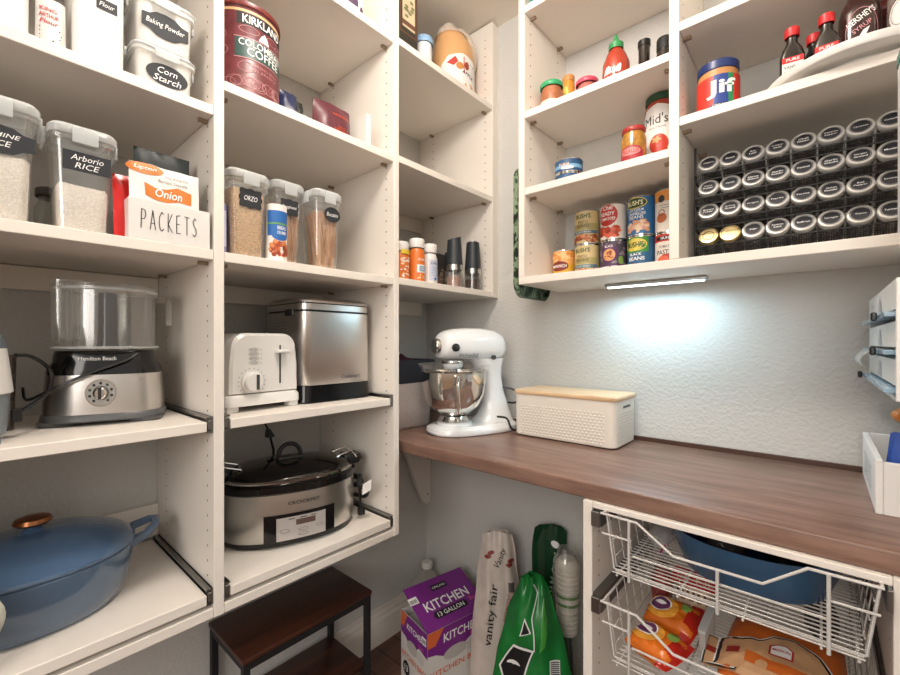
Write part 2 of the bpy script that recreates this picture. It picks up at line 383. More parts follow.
def basket(z):     # z = height of the top front wire
    b = MB(); y = .862; W = .0021; yb = 1.345
    xl, xr = -.342, .068; bz = z-.118
    b.tube([(xl, y, z), (-.271, y, z-.001), (-.206, y, z-.045), (-.0724, y, z-.045), (-.0155, y, z), (xr, y, z)], .0026, WIRE)
    b.tube([(-.281, y+.004, z-.071), (.0065, y+.004, z-.071)], W, WIRE, 6)
    b.tube([(xl+.003, y, z-.040), (-.281, y, z-.040)], W, WIRE, 6); b.tube([(.010, y, z-.040), (xr-.004, y, z-.040)], W, WIRE, 6)
    for x, t in ((-.285, z), (-.136, z-.045), (.0085, z)): b.tube([(x, y-.002, t), (x, y-.002, z-.121)], .0028, WIRE, 7)
    for y0 in (y+.02, yb):
        b.tube([(xl+.004, y0, z), (-.322, y0, bz+.004), (-.317, y0, bz), (.046, y0, bz), (.051, y0, bz+.004), (xr-.002, y0, z)], .0022, WIRE, 7)
    b.tube([(xl+.004, y, z), (xl+.004, yb, z)], .0026, WIRE, 7); b.tube([(xr-.002, y, z), (xr-.002, yb, z)], .0026, WIRE, 7)
    b.tube([(xl+.004, yb, z), (xr-.002, yb, z)], .0026, WIRE, 7)
    k = 0
    while k < 34:
        yy = y+.006+k*(yb-y-.012)/33
        b.tube([(-.320, yy, bz+.003), (.049, yy, bz+.003)], .0014, WIRE, 5); k += 1
    for x in (-.31, -.2, -.1, .0, .042): b.tube([(x, y+.002, bz), (x, yb, bz)], .0020, WIRE, 6)
    for k in range(10):
        yy = y+.03+k*.047
        b.tube([(xl+.004, yy, z), (-.3205, yy, bz+.003)], .0012, WIRE, 5); b.tube([(xr-.002, yy, z), (.0495, yy, bz+.003)], .0012, WIRE, 5)
    for k in (1, 2, 3): 
        b.tube([(xl+.004+.006*k, y+.02, z-.03*k), (xl+.004+.006*k, yb, z-.03*k)], .0012, WIRE, 5)
        b.tube([(xr-.004-.005*k, y+.02, z-.03*k), (xr-.004-.005*k, yb, z-.03*k)], .0012, WIRE, 5)
    o = b.build('wire_basket', cab)
    for x0, x1 in ((-.3662, -.348), (.0712, .0776)):
        m = MB(); m.box(x0, x1, y+.02, 1.34, z-.038, z-.003, mat('runner_dark', '#6f6e6c', .35, 1)); m.box(x0, x1, y+.008, y+.02, z-.036, z-.004, STEELR, .001, 1)
        m.box(x0 if x0 < 0 else x0+.002, x1, y+.02, 1.34, z-.003, z+.0, STEELR); m.build('runner', o)
basket(.866); basket(.685)

# under-cabinet bar light
bl = thing('bar_light', 'slim silver bar light glowing cool white under the wall shelving', 'light', (-.358, 1.282, 1.3927))
MB().box(-.134, .134, -.013, .013, -.010, 0, mat('alu', '#b9bdbf', .35, .8), .002, 2).build('housing', bl)
MB().box(-.126, .126, -.009, .009, -.0125, -.0102, mat('led_glow', '#e6fbff', .5, emit=6)).build('diffuser', bl)

# two-tier bench
bn = thing('step_bench', 'two-tier dark wood bench with a black metal frame on the floor beneath the shelving', 'bench', (-1.225, .672, 0))
def board(z, w, d): return MB().box(-w/2, w/2, -d/2, d/2, z-.014, z, BENCHM, .003, 2)
board(.404, .232, .415).build('top', bn)
MB().box(-.112, .094, -.199, .199, .146, .160, BENCHM, .003, 2).build('shelf', bn)
for sx in (-1, 1):
    for sy in (-1, 1):
        x, y = sx*.105, sy*.195
        MB().box(x-.009, x+.009, y-.009, y+.009, 0, .3898, BLACKM, .001, 1).build('leg', bn)
for sy in (-1, 1):
    MB().box(-.096, .096, sy*.195-.008, sy*.195+.008, .370, .3895, BLACKM).build('rail', bn); MB().box(-.096, .096, sy*.195-.008, sy*.195+.008, .128, .1455, BLACKM).build('rail', bn)
for sx in (-1, 1): MB().box(sx*.105-.008, sx*.105+.008, -.186, .186, .370, .3895, BLACKM).build('rail', bn)
# ================================================================ left shelving contents (front faces -Y locally, turned to face +X)
Q = PI/2
GRAIN = mat('rice_grain', '#f3e9e1', .7, bump=.6, bscale=420, vary=.16, vscale=330)
FLOURM = mat('white_flour', '#efebe6', .8, bump=.15, bscale=60)
ORZO = mat('orzo_pasta', '#d9b78f', .6, bump=.8, bscale=260, vary=.28, vscale=240)
PASTA = mat('dry_pasta', '#cf9f74', .5, bump=.9, bscale=190, vary=.35, vscale=160, stretch=(1, 1, .03))
PASTAD = mat('dark_dry_pasta', '#c9996c', .5, bump=.9, bscale=150, vary=.4, vscale=120, stretch=(1, 1, .03))
def chalk_label(mb, f, cu, cv, w, h, kind, lines, hh, rot=0):
    if kind == 'rect': rect(mb, f, cu-w/2, cu+w/2, cv-h/2, cv+h/2, SLATE)
    elif kind == 'oval': ell(mb, f, cu, cv, w/2, h/2, SLATE)
    elif kind == 'ornate': ell(mb, f, cu, cv, w/2, h/2, SLATE, n=48, shape=lambda t: (.92/max(abs(math.cos(t))**6+abs(math.sin(t))**6, .001)**(1/6))*(1+.06*math.cos(8*t)))
    else:
        pts = []
        for sx, sy in ((1, 1), (-1, 1), (-1, -1), (1, -1)):
            q = [(.5, .26), (.34, .30), (.20, .46), (0, .5)] if sx*sy > 0 else [(0, .5), (.20, .46), (.34, .30), (.5, .26)]
            pts += [(cu+sx*a*w, cv+sy*b*h) for a, b in q]
        poly(mb, f, pts, SLATE)
    n = len(lines)
    for i, (s, ww) in enumerate(lines):
        text(mb, f, s, cu, cv+(n/2-.5-i)*hh*1.35, ww, hh, CHALK, .0011, .003, .25)
def container(label, cat, x, y, z, w, d, h, fill, level, lab, group=None, body=None, taper=.86, nclip=True, content_mb=None, lidm=None, lz=None):
    # x = front face depth (world x), y = centre along the shelf
    t = thing('storage_container', label, cat, (x-d/2, y, z), Q, group)
    bt = .006; hb = h*.90
    def sec(k, inset=0): q = taper+(1-taper)*k; return rr((w-.012)*q-2*inset, (d-.012)*q-2*inset, .014, k*hb)
    secs = [rr((w-.012)*taper*.92, (d-.012)*taper*.92, .012, 0.0004)]+[[(a, b, max(c, .004)) for a, b, c in sec(k)] for k in (0.02, .3, .6, .9)]+[sec(1)]
    mb = MB().loft(secs, body or CLEAR, True, False)
    mb.loft([rr(w-.010, d-.010, .015, hb-.010), rr(w-.002, d-.002, .017, hb-.008), rr(w-.002, d-.002, .017, hb-.001)], body or CLEAR, False, False)
    mb.build('body', t)
    m2 = MB().loft([rr(w, d, .018, hb), rr(w+.002, d+.002, .019, hb+.003), rr(w+.002, d+.002, .019, h-.006), rr(w-.008, d-.008, .016, h), rr(w-.018, d-.018, .012, h-.001), rr(w-.022, d-.022, .012, h-.007)], lidm or MILKY, False, True)
    lid = m2.build('lid', t)
    if nclip:
        MB().box(-w*.19, w*.19, -d/2-.0055, -d/2-.0012, hb-.014, h-.005, lidm or MILKY, .0015, 2).build('clip', lid)
        for s in (-1, 1): MB().box(s*(w/2+.0012) if s > 0 else -(w/2+.0055), s*(w/2+.0055) if s > 0 else -(w/2+.0012), -d*.19, d*.19, hb-.014, h-.005, lidm or MILKY, .0015, 2).build('clip', lid)
    if content_mb: content_mb(t, hb, sec)
    elif fill:
        ss = [[(a, b, max(c, .006)) for a, b, c in sec(k, .0022)] for k in (.02, level*.5, level*.97)]; ss.append([(a*.93, b*.93, level*hb+.003+.0015*math.sin(a*300+b*200)) for a, b, c in sec(level, .0022)])
        MB().loft(ss, fill, True, True).build('contents', t)
    if lab:
        kind, lw, lh, lv, lu, lines, hh = lab
        k = lv/hb; slope = (w-.012)*0+(d-.012)*(1-taper)/2/hb
        fy = -((d-.012)/2)*(taper+(1-taper)*k)
        f = flat((0, fy-.0006, lv), (1, 0, 0), (0, -slope, 1))
        m = MB(); chalk_label(m, f, lu, 0, lw, lh, kind, lines, hh); m.build('label', t)
    return t
S2 = 1.4107
container('clear container of rice with a plaque-shaped chalk label, cut off by the left edge', 'container', -.968, .030, S2, .104, .125, .196, GRAIN, .60, ('plaque', .085, .045, .128, .004, [('JASMINE', .05), ('RICE', .03)], .009))
container('clear container with a rectangular chalk label reading Arborio Rice', 'container', -.968, .138, S2, .093, .115, .183, GRAIN, .48, ('rect', .066, .033, .122, .004, [('Arborio', .045), ('RICE', .034)], .010))
container('clear container of orzo with an ornate chalk label', 'container', -.972, .4265, S2-.001, .094, .10, .196, ORZO, .86, ('ornate', .055, .046, .135, .002, [('ORZO', .030)], .011))
def noodles(matl, n, spread, seed):
    def fn(t, hb, sec):
        r = random.Random(seed); mb = MB()
        xs = [p[0] for p in sec(.1, .006)]; ys = [p[1] for p in sec(.1, .006)]; a, b = max(xs), max(ys)
        for i in range(n):
            x0, y0 = r.uniform(-a, a)*.8, r.uniform(-b, b)*.8
            if i % 2 == 0: y0 = -b*r.uniform(.6, .95)
            x1, y1 = max(-a, min(a, x0+r.uniform(-spread, spread))), max(-b, min(b, y0+r.uniform(-.01, .02)))
            mb.tube([(x0, y0, .006), (x1, y1, hb*r.uniform(.74, .84))], .0011, r.choice(matl), 5)
        o = mb.build('pasta_strands', t); o['kind'] = 'stuff'
    return fn
PM = [mat('spaghetti_a', '#d0a27a', .5), mat('spaghetti_b', '#b98759', .5), mat('spaghetti_c', '#dcb592', .5)]
container('tall clear container of spaghetti with a notched rectangular chalk label', 'container', -1.040, .558, S2-.001, .088, .095, .226, None, 0, ('ornate', .054, .044, .160, -.0, [('Spaghetti', .040)], .010), content_mb=noodles(PM, 420, .018, 3), taper=.9)
container('tall clear container of loose noodles with an oval chalk label, rightmost on its shelf', 'container', -1.000, .649, S2-.001, .088, .09, .218, None, 0, ('oval', .050, .040, .156, .012, [('Bucatini', .036)], .010), content_mb=noodles(PM, 320, .03, 7), taper=.9)
# bread crumb canister
t = thing('cardboard_canister', 'round white and blue canister of bread crumbs between the orzo and the spaghetti', 'canister', (-1.001, .4995, S2), Q); t.scale = (.66, .66, .97)
cb = MB().lathe([(.0, 0), (.037, 0), (.037, .142), (.034, .142), (.034, .139), (0, .139)], WHITEP); f = cyl(.037)
rect(cb, f, -.05, .05, .064, .126, mat('crumb_blue', '#2467b1', .5), n=16)
ell(cb, f, 0, .068, .034, .016, mat('crumb_blue', '#2467b1', .5), .0005)
rect(cb, f, -.05, .05, .092, .096, mat('crumb_green', '#6aa04a', .5), .0007, 12)
text(cb, f, 'BREAD', .004, .084, .034, .009, CHALK, .0010, .01); text(cb, f, 'CRUMBS', .004, .072, .036, .008, CHALK, .0010, .01)
blobs(cb, f, -.045, .045, .012, .055, [mat('crumb_a', '#b8542c', .6), mat('crumb_b', '#d98c5a', .6), mat('crumb_c', '#8f3a1e', .6)], 60, .008, .0006, 5)
cb.build('body', t)
bx = MB().box(-.011, .011, -.045, .045, 0, .115, mat('periwinkle_carton', '#7a7fae', .5), .001, 1); bx.box(-.010, .010, -.0458, -.0452, .02, .10, mat('pale_carton_panel', '#b9bcd8', .5))
o = bx.build('carton', None, (-1.045, .3735, S2), Q); tag(o, 'thin periwinkle carton squeezed between the shelf side and the orzo container', 'box')
# small jar seen between the rice containers
t = thing('glass_jar', 'clear glass jar with dark lid standing behind the two rice containers', 'jar', (-1.12, .117, S2), Q)
MB().lathe([(0, .0005), (.030, .0005), (.033, .004), (.033, .062), (.027, .074), (.027, .084)], GLASS).build('body', t)
MB().lathe([(.030, .084), (.031, .086), (.031, .098), (.029, .100), (0, .100)], mat('dark_lid', '#4a4442', .4)).build('lid', t)
MB().lathe([(0, .002), (.0305, .002), (.031, .010), (0, .011)], mat('brown_sugar', '#a57446', .8, bump=.5, bscale=300)).build('contents', t)
# packets bin
t = thing('packet_bin', 'white open bin lettered PACKETS', 'bin', (-.9565, .266, S2), Q)
mb = MB(); mb.box(-.069, .069, 0, .005, 0, .076, WHITE, .001, 1)
mb.build('front_panel', t)
mb = MB(); mb.box(-.069, .069, .1755, .180, 0, .076, WHITE, .001, 1); mb.build('back_panel', t)
for s in (-1, 1):
    MB().box(s*.0665-.0022, s*.0665+.0022, .0052, .1753, 0, .076, WHITE, .001, 1).build('side_panel', t)
MB().box(-.064, .064, .0053, .1753, 0, .004, WHITE).build('floor_panel', t)
mb = MB(); handline(mb, flat((0, -.0003, 0)), 'PACKETS', -.050, .021, .036, .0122, INK, .0013); mb.build('lettering', t)
def packet(label, x, y, z, w, h, base, front, rz=Q, tilt=.06, group=None):
    t = thing('seasoning_packet', label, 'packet', (x, y, z), rz, group)
    def S(u, v, side):
        b = .004*(1-abs(u)**4)*(1-abs(2*v-1)**6)
        return Vector((u*w/2, side*b+.0008*math.sin(u*9+v*14)+tilt*v*h, v*h))
    mb = MB()
    for s in (-1, 1): mb.grid(lambda a, b: S(a*2-1, b, s), 14, 14, base)
    mb.build('pouch', t)
    f = lambda u, v, hh: S(u/(w/2), v/h, -1)+Vector((0, -hh-.0004, 0))
    if front: m = MB(); front(m, f); m.build('print', t)
    return t
OR = mat('packet_orange', '#d8792c', .5)
def onion(m, f):
    ell(m, f, -.034, .119, .030, .011, OR); text(m, f, 'Lipton', -.034, .119, .036, .010, CHALK, .0012, .012, .2)
    poly(m, f, [(-.034, .068), (-.02, .062), (.0, .060), (.02, .066), (.044, .064), (.044, .088), (.02, .094), (0, .086), (-.02, .084), (-.036, .092)], OR)
    text(m, f, 'Onion', .004, .0765, .046, .017, CHALK, .0012, .015, .2)
    text(m, f, 'Recipe Secrets', .012, .100, .05, .007, mat('packet_grey', '#7d6d66', .6), .0012)
    text(m, f, 'Soup & Dip Mix', .018, .110, .04, .005, mat('packet_red', '#a14a35', .6), .0012)
    ell(m, f, .0, .050, .032, .007, OR); rect(m, f, -.05, .05, .03, .034, mat('packet_grey', '#7d6d66', .6))
packet('white and orange onion soup packet standing in the white bin', -.968, .2600, S2+.020, .118, .128, WHITEP, onion, tilt=.05)
packet('plain glossy red packet in the white bin behind the onion packet', -.985, .2185, S2+.006, .075, .118, mat('red_foil', '#c81f1c', .25), None, tilt=.12)
def herb(m, f):
    g = mat('packet_lines', '#9db0a8', .6); ring(m, f, -.02, .138, .028, .022, .0016, g); ring(m, f, -.02, .138, .022, .017, .001, g)
    text(m, f, 'Taco', -.02, .138, .028, .010, g, .0012, 0, .3)
    ell(m, f, .032, .130, .012, .010, mat('packet_green', '#2f8b62', .5)); rect(m, f, .015, .045, .14, .146, g)
packet('dark green herb packet standing at the back of the white bin', -1.035, .272, S2+.012, .100, .190, mat('dark_foil', '#2c3536', .3), herb, tilt=.02)
packet('black packet behind the dark green herb packet', -1.058, .298, S2+.006, .085, .152, mat('black_foil', '#17181a', .3), None, tilt=.02)
# upper left shelf
S3 = 1.7122
container('large plain white container at the left end of the upper shelf', 'container', -.965, .020, S3, .112, .12, .22, None, 0, None, body=WHITE, taper=.97, lidm=WHITE)
t = thing('flour_bag', 'small clear pouch of flour with red lettering between two white containers', 'bag', (-.967, .0955, S3), Q)
def FB(u, v, s): return Vector((u*.0195*(1-.06*v), .02+s*(.016*(1-abs(u)**4)*(1-.7*v)+.002), v*.085))
mb = MB(); GB = mat('pouch_grey', '#cfcdc9', .45, vary=.06, vscale=40)
for s in (-1, 1): mb.grid(lambda a, b: FB(a*2-1, b, s), 12, 10, GB)
mb.grid(lambda a, b: FB(a*2-1, 0, b*2-1), 6, 3, GB)
mb.grid(lambda a, b: FB(1, b, a*2-1), 4, 8, GB); mb.grid(lambda a, b: FB(-1, b, a*2-1), 4, 8, GB); mb.build('pouch', t)
m = MB(); f = lambda u, v, h: FB(u/.0195, v/.085, -1)+Vector((0, -h-.0003, 0)); RD = mat('flour_red', '#b8323a', .6)
text(m, f, 'KING', -.004, .064, .022, .007, RD, .0009, .01); text(m, f, 'ARTHUR', -.003, .053, .026, .0075, RD, .0009, .01); text(m, f, 'Flour', -.003, .042, .024, .0075, RD, .0009, .01, .2)
for k, wd in enumerate((.026, .028, .026, .018)): rect(m, f, -.015, -.015+wd, .030-k*.007, .0325-k*.007, INK)
m.build('print', t)
container('large white container with a chalk label near its top, beside the flour pouch', 'container', -.965, .1585, S3, .086, .12, .185, FLOURM, .96, ('rect', .030, .020, .112, .010, [('Flour', .022)], .008), body=WHITE, taper=.98, lidm=WHITE)
t = thing('spice_bottle', 'small orange-topped bottle behind the stacked starch containers', 'bottle', (-1.12, .292, S3), Q)
MB().lathe([(0, .0003), (.018, .0003), (.018, .05), (0, .05)], mat('spice_orange', '#d98a3a', .5)).build('body', t); MB().lathe([(.0185, .05), (.0185, .07), (0, .07)], mat('spice_brown', '#8a5f4a', .5)).build('cap', t)
SEMI = clear('milky_tub', '#f6f6f4', '#f4f4f2', .35, .8, .2)
container('small white container with an oval chalk label reading Corn Starch, under another container', 'container', -.972, .262, S3, .110, .125, .083, FLOURM, .93, ('oval', .072, .042, .034, .003, [('Corn', .034), ('Starch', .048)], .012), body=SEMI, taper=.93, group='stacked white starch containers')
container('small white container with a plaque label reading Baking Powder, stacked on the other', 'container', -.972, .262, S3+.0835, .110, .125, .100, FLOURM, .9, ('plaque', .080, .048, .046, .000, [('Baking Powder', .066)], .013), body=SEMI, taper=.93, group='stacked white starch containers')
# coffee and bags
S4 = 1.7747
t = thing('coffee_can', 'large maroon coffee can on the upper shelf', 'can', (-1.045, .4435, S4), math.radians(74))
MAR = mat('coffee_maroon', '#6d3338', .35, vary=.25, vscale=45); MARL = mat('coffee_maroon_light', '#b98486', .5); TEAL = mat('coffee_teal', '#2b4b46', .4)
c = MB().lathe([(0, 0), (.076, 0), (.078, .003), (.076, .006), (.076, .197), (.078, .2), (0, .2)], MAR, n=48); f = cyl(.076)
rect(c, f, -.12, .12, .186, .192, mat('coffee_gold', '#c8a87a', .5), n=30)
rect(c, f, -.026, .10, .158, .184, INK, .0006, 18)
text(c, f, 'KIRKLAND', .034, .171, .096, .018, CHALK, .0014, .012)
rect(c, f, -.030, .098, .084, .128, TEAL, .0006, 18); rect(c, f, -.032, .10, .128, .130, MARL, .0008, 18); rect(c, f, -.032, .10, .082, .084, MARL, .0008, 18)
text(c, f, 'COLOMBIAN', .032, .118, .108, .0155, CHALK, .0014, .006); text(c, f, 'COFFEE', .036, .099, .082, .019, CHALK, .0014, .006)
poly(c, f, [(.020, .132), (.046, .132), (.040, .145), (.034, .153), (.026, .145)], CHALK, .0008)
text(c, f, 'SUPREMO BEAN', .034, .070, .07, .006, MARL, .0014); text(c, f, '100% ARABICA', .034, .060, .07, .007, MARL, .0014)
rs = random.Random(2)
for k in range(26):
    a = rs.uniform(-.10, .12); b = rs.choice([rs.uniform(.012, .07), rs.uniform(.012, .18) if a < -.04 else .03])
    ring(c, f, a, b, .017, .012, .0012, MARL, .0007, 20)
for a, b in ((.0, .148), (.062, .148), (.085, .140)): ring(c, f, a, b, .022, .009, .0012, MARL, .0007, 20)
c.build('body', t)
MB().lathe([(.0785, .1985), (.0795, .2005), (.0795, .209), (.077, .211), (0, .211)], mat('coffee_lid', '#6e2a26', .35), n=48).build('lid', t)
def bag(label, cat, name, x, y, z, w, d, h, matl, rz=Q, pr=None, top=.35, kind=None, seed=0, crk=.004, group=None, lean=0, pname='bag_body', nu=22, nv=22):
    t = thing(name, label, cat, (x, y, z), rz, group)
    def S(u, v, s):
        q = 1-(1-top)*v**2
        th = d/2*(1-abs(u)**3.2)*(1-.9*v**2.5)*(.9+.1*min(1, v*9)) 
        nz = noise.noise(Vector((u*2.2+seed, v*3.1, s*.7+seed)))*crk*min(1, 4*v+.1)
        return Vector((u*w/2*q+noise.noise(Vector((v*4, seed, 2)))*crk*v, s*th+nz+lean*v*v*h, v*h*(1-.03*u*u)))
    mb = MB()
    for s in (-1, 1): mb.grid(lambda a, b: S(a*2-1, b, s), nu, nv, matl)
    mb.grid(lambda a, b: S(a*2-1, 0, b*2-1), nu, 3, matl)
    mb.build(pname, t)
    if pr:
        f = lambda u, v, hh: S(u/(w/2)/(1-(1-top)*(v/h)**2), v/h, -1)+Vector((0, -hh-.0008, 0))
        m = MB(); pr(m, f); m.build('print', t)
    return t
def pb(m, f): text(m, f, 'ground', 0, .04, .024, .007, CHALK, .001)
bag('navy coffee bag between the coffee can and the maroon bag', 'bag', 'coffee_bag', -1.05, .555, S4, .055, .05, .096, mat('navy_bag', '#232c50', .35), pr=pb, top=.9, seed=3)
bag('dark green bag just left of the maroon bag', 'bag', 'coffee_bag', -1.075, .597, S4, .034, .05, .098, mat('green_black_bag', '#1c2622', .3), top=.9, seed=5)
def pm(m, f):
    text(m, f, 'HAWAIIAN', .018, .066, .056, .010, mat('bag_orange', '#c8502a', .5), .0014, .01); text(m, f, 'BOLD &', .018, .030, .034, .007, mat('bag_orange', '#c8502a', .5), .0014); text(m, f, 'DELICIOUS', .02, .019, .062, .012, mat('bag_orange', '#c8502a', .5), .0014, .012)
bag('maroon coffee bag with orange lettering', 'bag', 'coffee_bag', -1.02, .668, S4, .122, .06, .100, mat('maroon_bag', '#5c2733', .38), pr=pm, top=.93, seed=9, crk=.003)
o = MB().box(-.008, .008, -.05, .05, 0, .10, mat('clear_case_mat', '#e8e4de', .3), .001, 1).build('plastic_case', None, (-1.03, .765, S4), Q); tag(o, 'thin pale plastic case standing beside the maroon bag', 'case')
o = MB().box(-.045, .045, -.05, .05, 0, .14, WHITE, .002, 1); rect(o, flat((0, -.0502, .01)), -.02, .028, .02, .04, mat('purple_ink', '#54405f', .5)); ell(o, flat((0, -.0502, .0)), .038, .02, .006, .018, mat('purple_ink', '#54405f', .5))
o = o.build('carton', None, (-1.03, .70, 2.1282), Q); tag(o, 'white carton with purple print on the topmost visible shelf', 'box')

# food processor
PZ = 1.0527
t = thing('food_processor', 'steel and black food processor with a clear work bowl', 'appliance', (-1.150, .201, PZ), math.radians(72)); t.scale = (.79, .80, .945)
BS = mat('processor_base', '#56585a', .35)
mb = MB()
mb.loft([sup(.128, .098, 3, .008), sup(.132, .102, 3, .011), sup(.130, .100, 3, .021), sup(.127, .097, 3, .024)], BS)
for s in (-1, 1): mb.loft([rr(.070, .16, .02, 0, s*.088), rr(.078, .175, .02, .010, s*.088)], BS)
mb.build('foot', t)
mb = MB().loft([sup(.127, .097, 3, .024), sup(.126, .096, 3, .06), sup(.122, .092, 3, .106)], STEEL); mb.build('steel_band', t)
mb = MB().loft([sup(.121, .091, 3, .1062), sup(.120, .090, 3, .116), sup(.109, .084, 3, .132), sup(.106, .083, 3, .152), sup(.103, .080, 3, .156)], GLOSSBLACK); body = mb.build('motor_housing', t)
m = MB(); text(m, flat((0, -.0848, .136), (1, 0, 0), (0, .05, 1)), 'Hamilton Beach', -.008, .004, .075, .008, CHALK, .0008, .008); m.build('lettering', body)
kn = MB(); F = lambda u, v, h: Vector((u, -.0955-h, .068+v))
ring(kn, F, 0, 0, .031, .029, .0022, CHROME, .0025, 32); ell(kn, F, 0, 0, .029, .027, mat('dial_face', '#a9a9a6', .35, .6), .0012, 32)
for k in range(9):
    a = k*.62-.9; ell(kn, F, .0225*math.cos(a), .0205*math.sin(a), .0032, .003, BLACKM if k % 3 else DGREY, .0018, 8, rings=1)
ring(kn, F, 0, 0, .016, .015, .0015, DGREY, .0018, 24)
kn.build('dial', t)
mk = MB(Matrix.Translation((0, -.0975, .068)) @ Matrix.Rotation(PI/2, 4, 'X')).lathe([(.013, 0), (.013, .010), (.010, .013), (0, .013)], CHROME, n=20); mk.box(-.003, .003, -.012, .012, .008, .017, BLACKM, .001, 1); mk.build('knob', t)
ell(MB(), F, 0, .042, .002, .002, BLACKM, .003, 8, rings=1).build('indicator', t)
bw = MB().lathe([(.060, .157), (.112, .160), (.114, .163), (.106, .166), (.106, .285), (.110, .287), (.110, .292)], CLEAR, n=40, cap0=False)
bw.lathe([(.106, .284), (.111, .286), (.111, .291), (.106, .292)], MILKY, n=40).lathe([(.106, .160), (.1145, .161), (.1145, .165), (.106, .166)], MILKY, n=40)
bowl = bw.build('work_bowl', t)
ld = MB().lathe([(.112, .290), (.113, .298), (.108, .301), (0, .302)], CLEAR, n=40)
ld.loft([rr(.075, .06, .02, .18, -.068, -.035), rr(.078, .062, .02, .305, -.068, -.035)], CLEAR, False, True); ld.build('bowl_lid', t)
MB().lathe([(0, .160), (.026, .160), (.022, .175), (.020, .285), (0, .288)], GLOSSBLACK, n=24).build('drive_stem', t)
for k in range(4): MB().box(-.052+.012*k-.09*0-.03, -.049+.012*k-.03, -.088+.004*k, -.085+.004*k, .17, .30, GLASS, .001, 1).build('feed_tube_rib', t)
MB().tube([(.105, .02, .275), (.135, .02, .277), (.138, .02, .268), (.137, .02, .215)], .008, CLEAR, 8).build('handle', t)
cp = [(.075, -.099, .150), (.055, -.099, .138), (.0, -.103, .118), (-.05, -.108, .098), (-.10, -.104, .075), (-.135, -.08, .06), (-.152, -.05, .062), (-.160, -.03, .08)]
MB().cord(cp, .0032, BLACK).build('power_cord', t)
# clear jug
t = thing('measuring_jug', 'clear plastic jug behind the food processor at the left', 'jug', (-1.165, .030, PZ), Q)
mb = MB().loft([rr(.062, .062, .014, .0005), rr(.068, .068, .014, .135), rr(.076, .076, .016, .140)], clear('tinted_plastic', '#b9aca6', '#cfc6c2', .14, .5, .1), True, False); mb.build('body', t)
MB().box(-.050, -.042, -.006, .006, .03, .11, CLEAR, .002, 1).box(-.05, -.034, -.006, .006, .103, .11, CLEAR).box(-.05, -.034, -.006, .006, .03, .037, CLEAR).build('handle', t)
# small appliance at the left frame edge
t = thing('coffee_grinder', 'white and grey countertop appliance cut off by the left edge, on the upper pull-out shelf', 'appliance', (-1.045, -.019, PZ), Q); t.scale = (1, 1, .92)
GL = mat('slate_top', '#5a646b', .3); G2 = mat('grey_base', '#7a8288', .4)
MB().lathe([(0, .012), (.064, .012), (.066, .02), (.070, .085)], G2, n=36).build('base', t)
MB().lathe([(.070, .0852), (.074, .088), (.070, .13), (.066, .168)], WHITE, n=36).build('body', t)
MB().lathe([(.066, .1682), (.064, .185), (.048, .212), (.030, .222), (0, .224)], GL, n=36).build('lid', t)
for a in (-.045, .045): MB().box(a-.012, a+.012, -.05, -.02, 0, .0118, G2, .001, 1).build('foot', t)
MB().cord([(.076, .01, .155), (.10, .04, .15), (.125, .05, .12), (.12, .03, .08), (.09, .0, .055), (.078, .0, .05)], .0035, BLACK).build('power_cord', t)
MB().box(.070, .084, -.008, .008, .03, .055, BLACK, .002, 1).build('plug', t)
# toaster
t = thing('toaster', 'white two-slice toaster with a browning dial', 'appliance', (-1.165, .478, PZ), math.radians(94))
def arch(y, w, z0, z1, r=.03, n=6):
    pts = [(w/2, y, z0), (w/2*.985, y, z0+(z1-z0)*.5)]
    wt = w/2*.94
    for k in range(n+1): a = PI/2*k/n; pts.append((wt-r+r*math.cos(a), y, z1-r+r*math.sin(a)))
    for k in range(n+1): a = PI/2+PI/2*k/n; pts.append((-wt+r+r*math.cos(a), y, z1-r+r*math.sin(a)))
    return pts+[(-w/2*.985, y, z0+(z1-z0)*.5), (-w/2, y, z0)]
W_ = .178
mb = MB().loft([arch(-.130, W_-.012, .044, .178, .034), arch(-.137, W_-.004, .042, .184, .036)][::-1]+[], WHITE, False, False)
mb = MB().loft([arch(-.138, W_-.014, .044, .180, .034), arch(-.132, W_-.002, .042, .187, .036), arch(.12, W_-.002, .042, .187, .036), arch(.126, W_-.014, .044, .180, .034)], WHITE, True, True)
shell = mb.build('body', t)
for s in (-1, 1): MB().box(s*.032-.012, s*.032+.012, -.085, .085, .1872, .1876, BLACKM).build('bread_slot', shell)
mb = MB().loft([rr(W_+.012, .285, .018, .014), rr(W_+.012, .285, .018, .032), rr(W_+.002, .272, .016, .041)], WHITE); mb.build('base', t)
for sx in (-1, 1):
    for sy in (-1, 1): MB().box(sx*.078-.013, sx*.078+.013, sy*.12-.014, sy*.12+.014, 0, .0138, WHITE, .002, 1).build('foot', t)
F = flat((0, -.1385, 0))
m = MB(); rect(m, F, .034, .038, .062, .158, BLACKM, .0008); m.build('lever_slot', t)
MB().box(.021, .053, -.158, -.140, .138, .147, WHITE, .003, 2).build('lever', t)
kn = MB(Matrix.Translation((-.037, -.1387, .070)) @ Matrix.Rotation(PI/2, 4, 'X')).lathe([(.026, 0), (.026, .005), (.022, .007), (.022, .014), (.020, .016), (0, .016)], WHITE, n=28); kn.box(-.0035+.007, .0035+.007, -.018, .018, .0161, .0175, DGREY); kn.build('dial', t)
m = MB(); GI = mat('grey_ink', '#55514e', .6)
for k in range(14):
    a = -.6+k*(PI+1.2)/13; ell(m, F, -.037+.0325*math.cos(a), .070+.0325*math.sin(a), .0012, .0012, GI, .0008, 6, rings=1)
for k, s in enumerate(('BAGEL', 'DEFROST', 'REHEAT', 'CANCEL')): text(m, F, s, -.032, .147-k*.0105, .018, .0045, GI, .0009); ell(m, F, -.014, .147-k*.0105, .0012, .0012, GI, .0009, 6, rings=1)
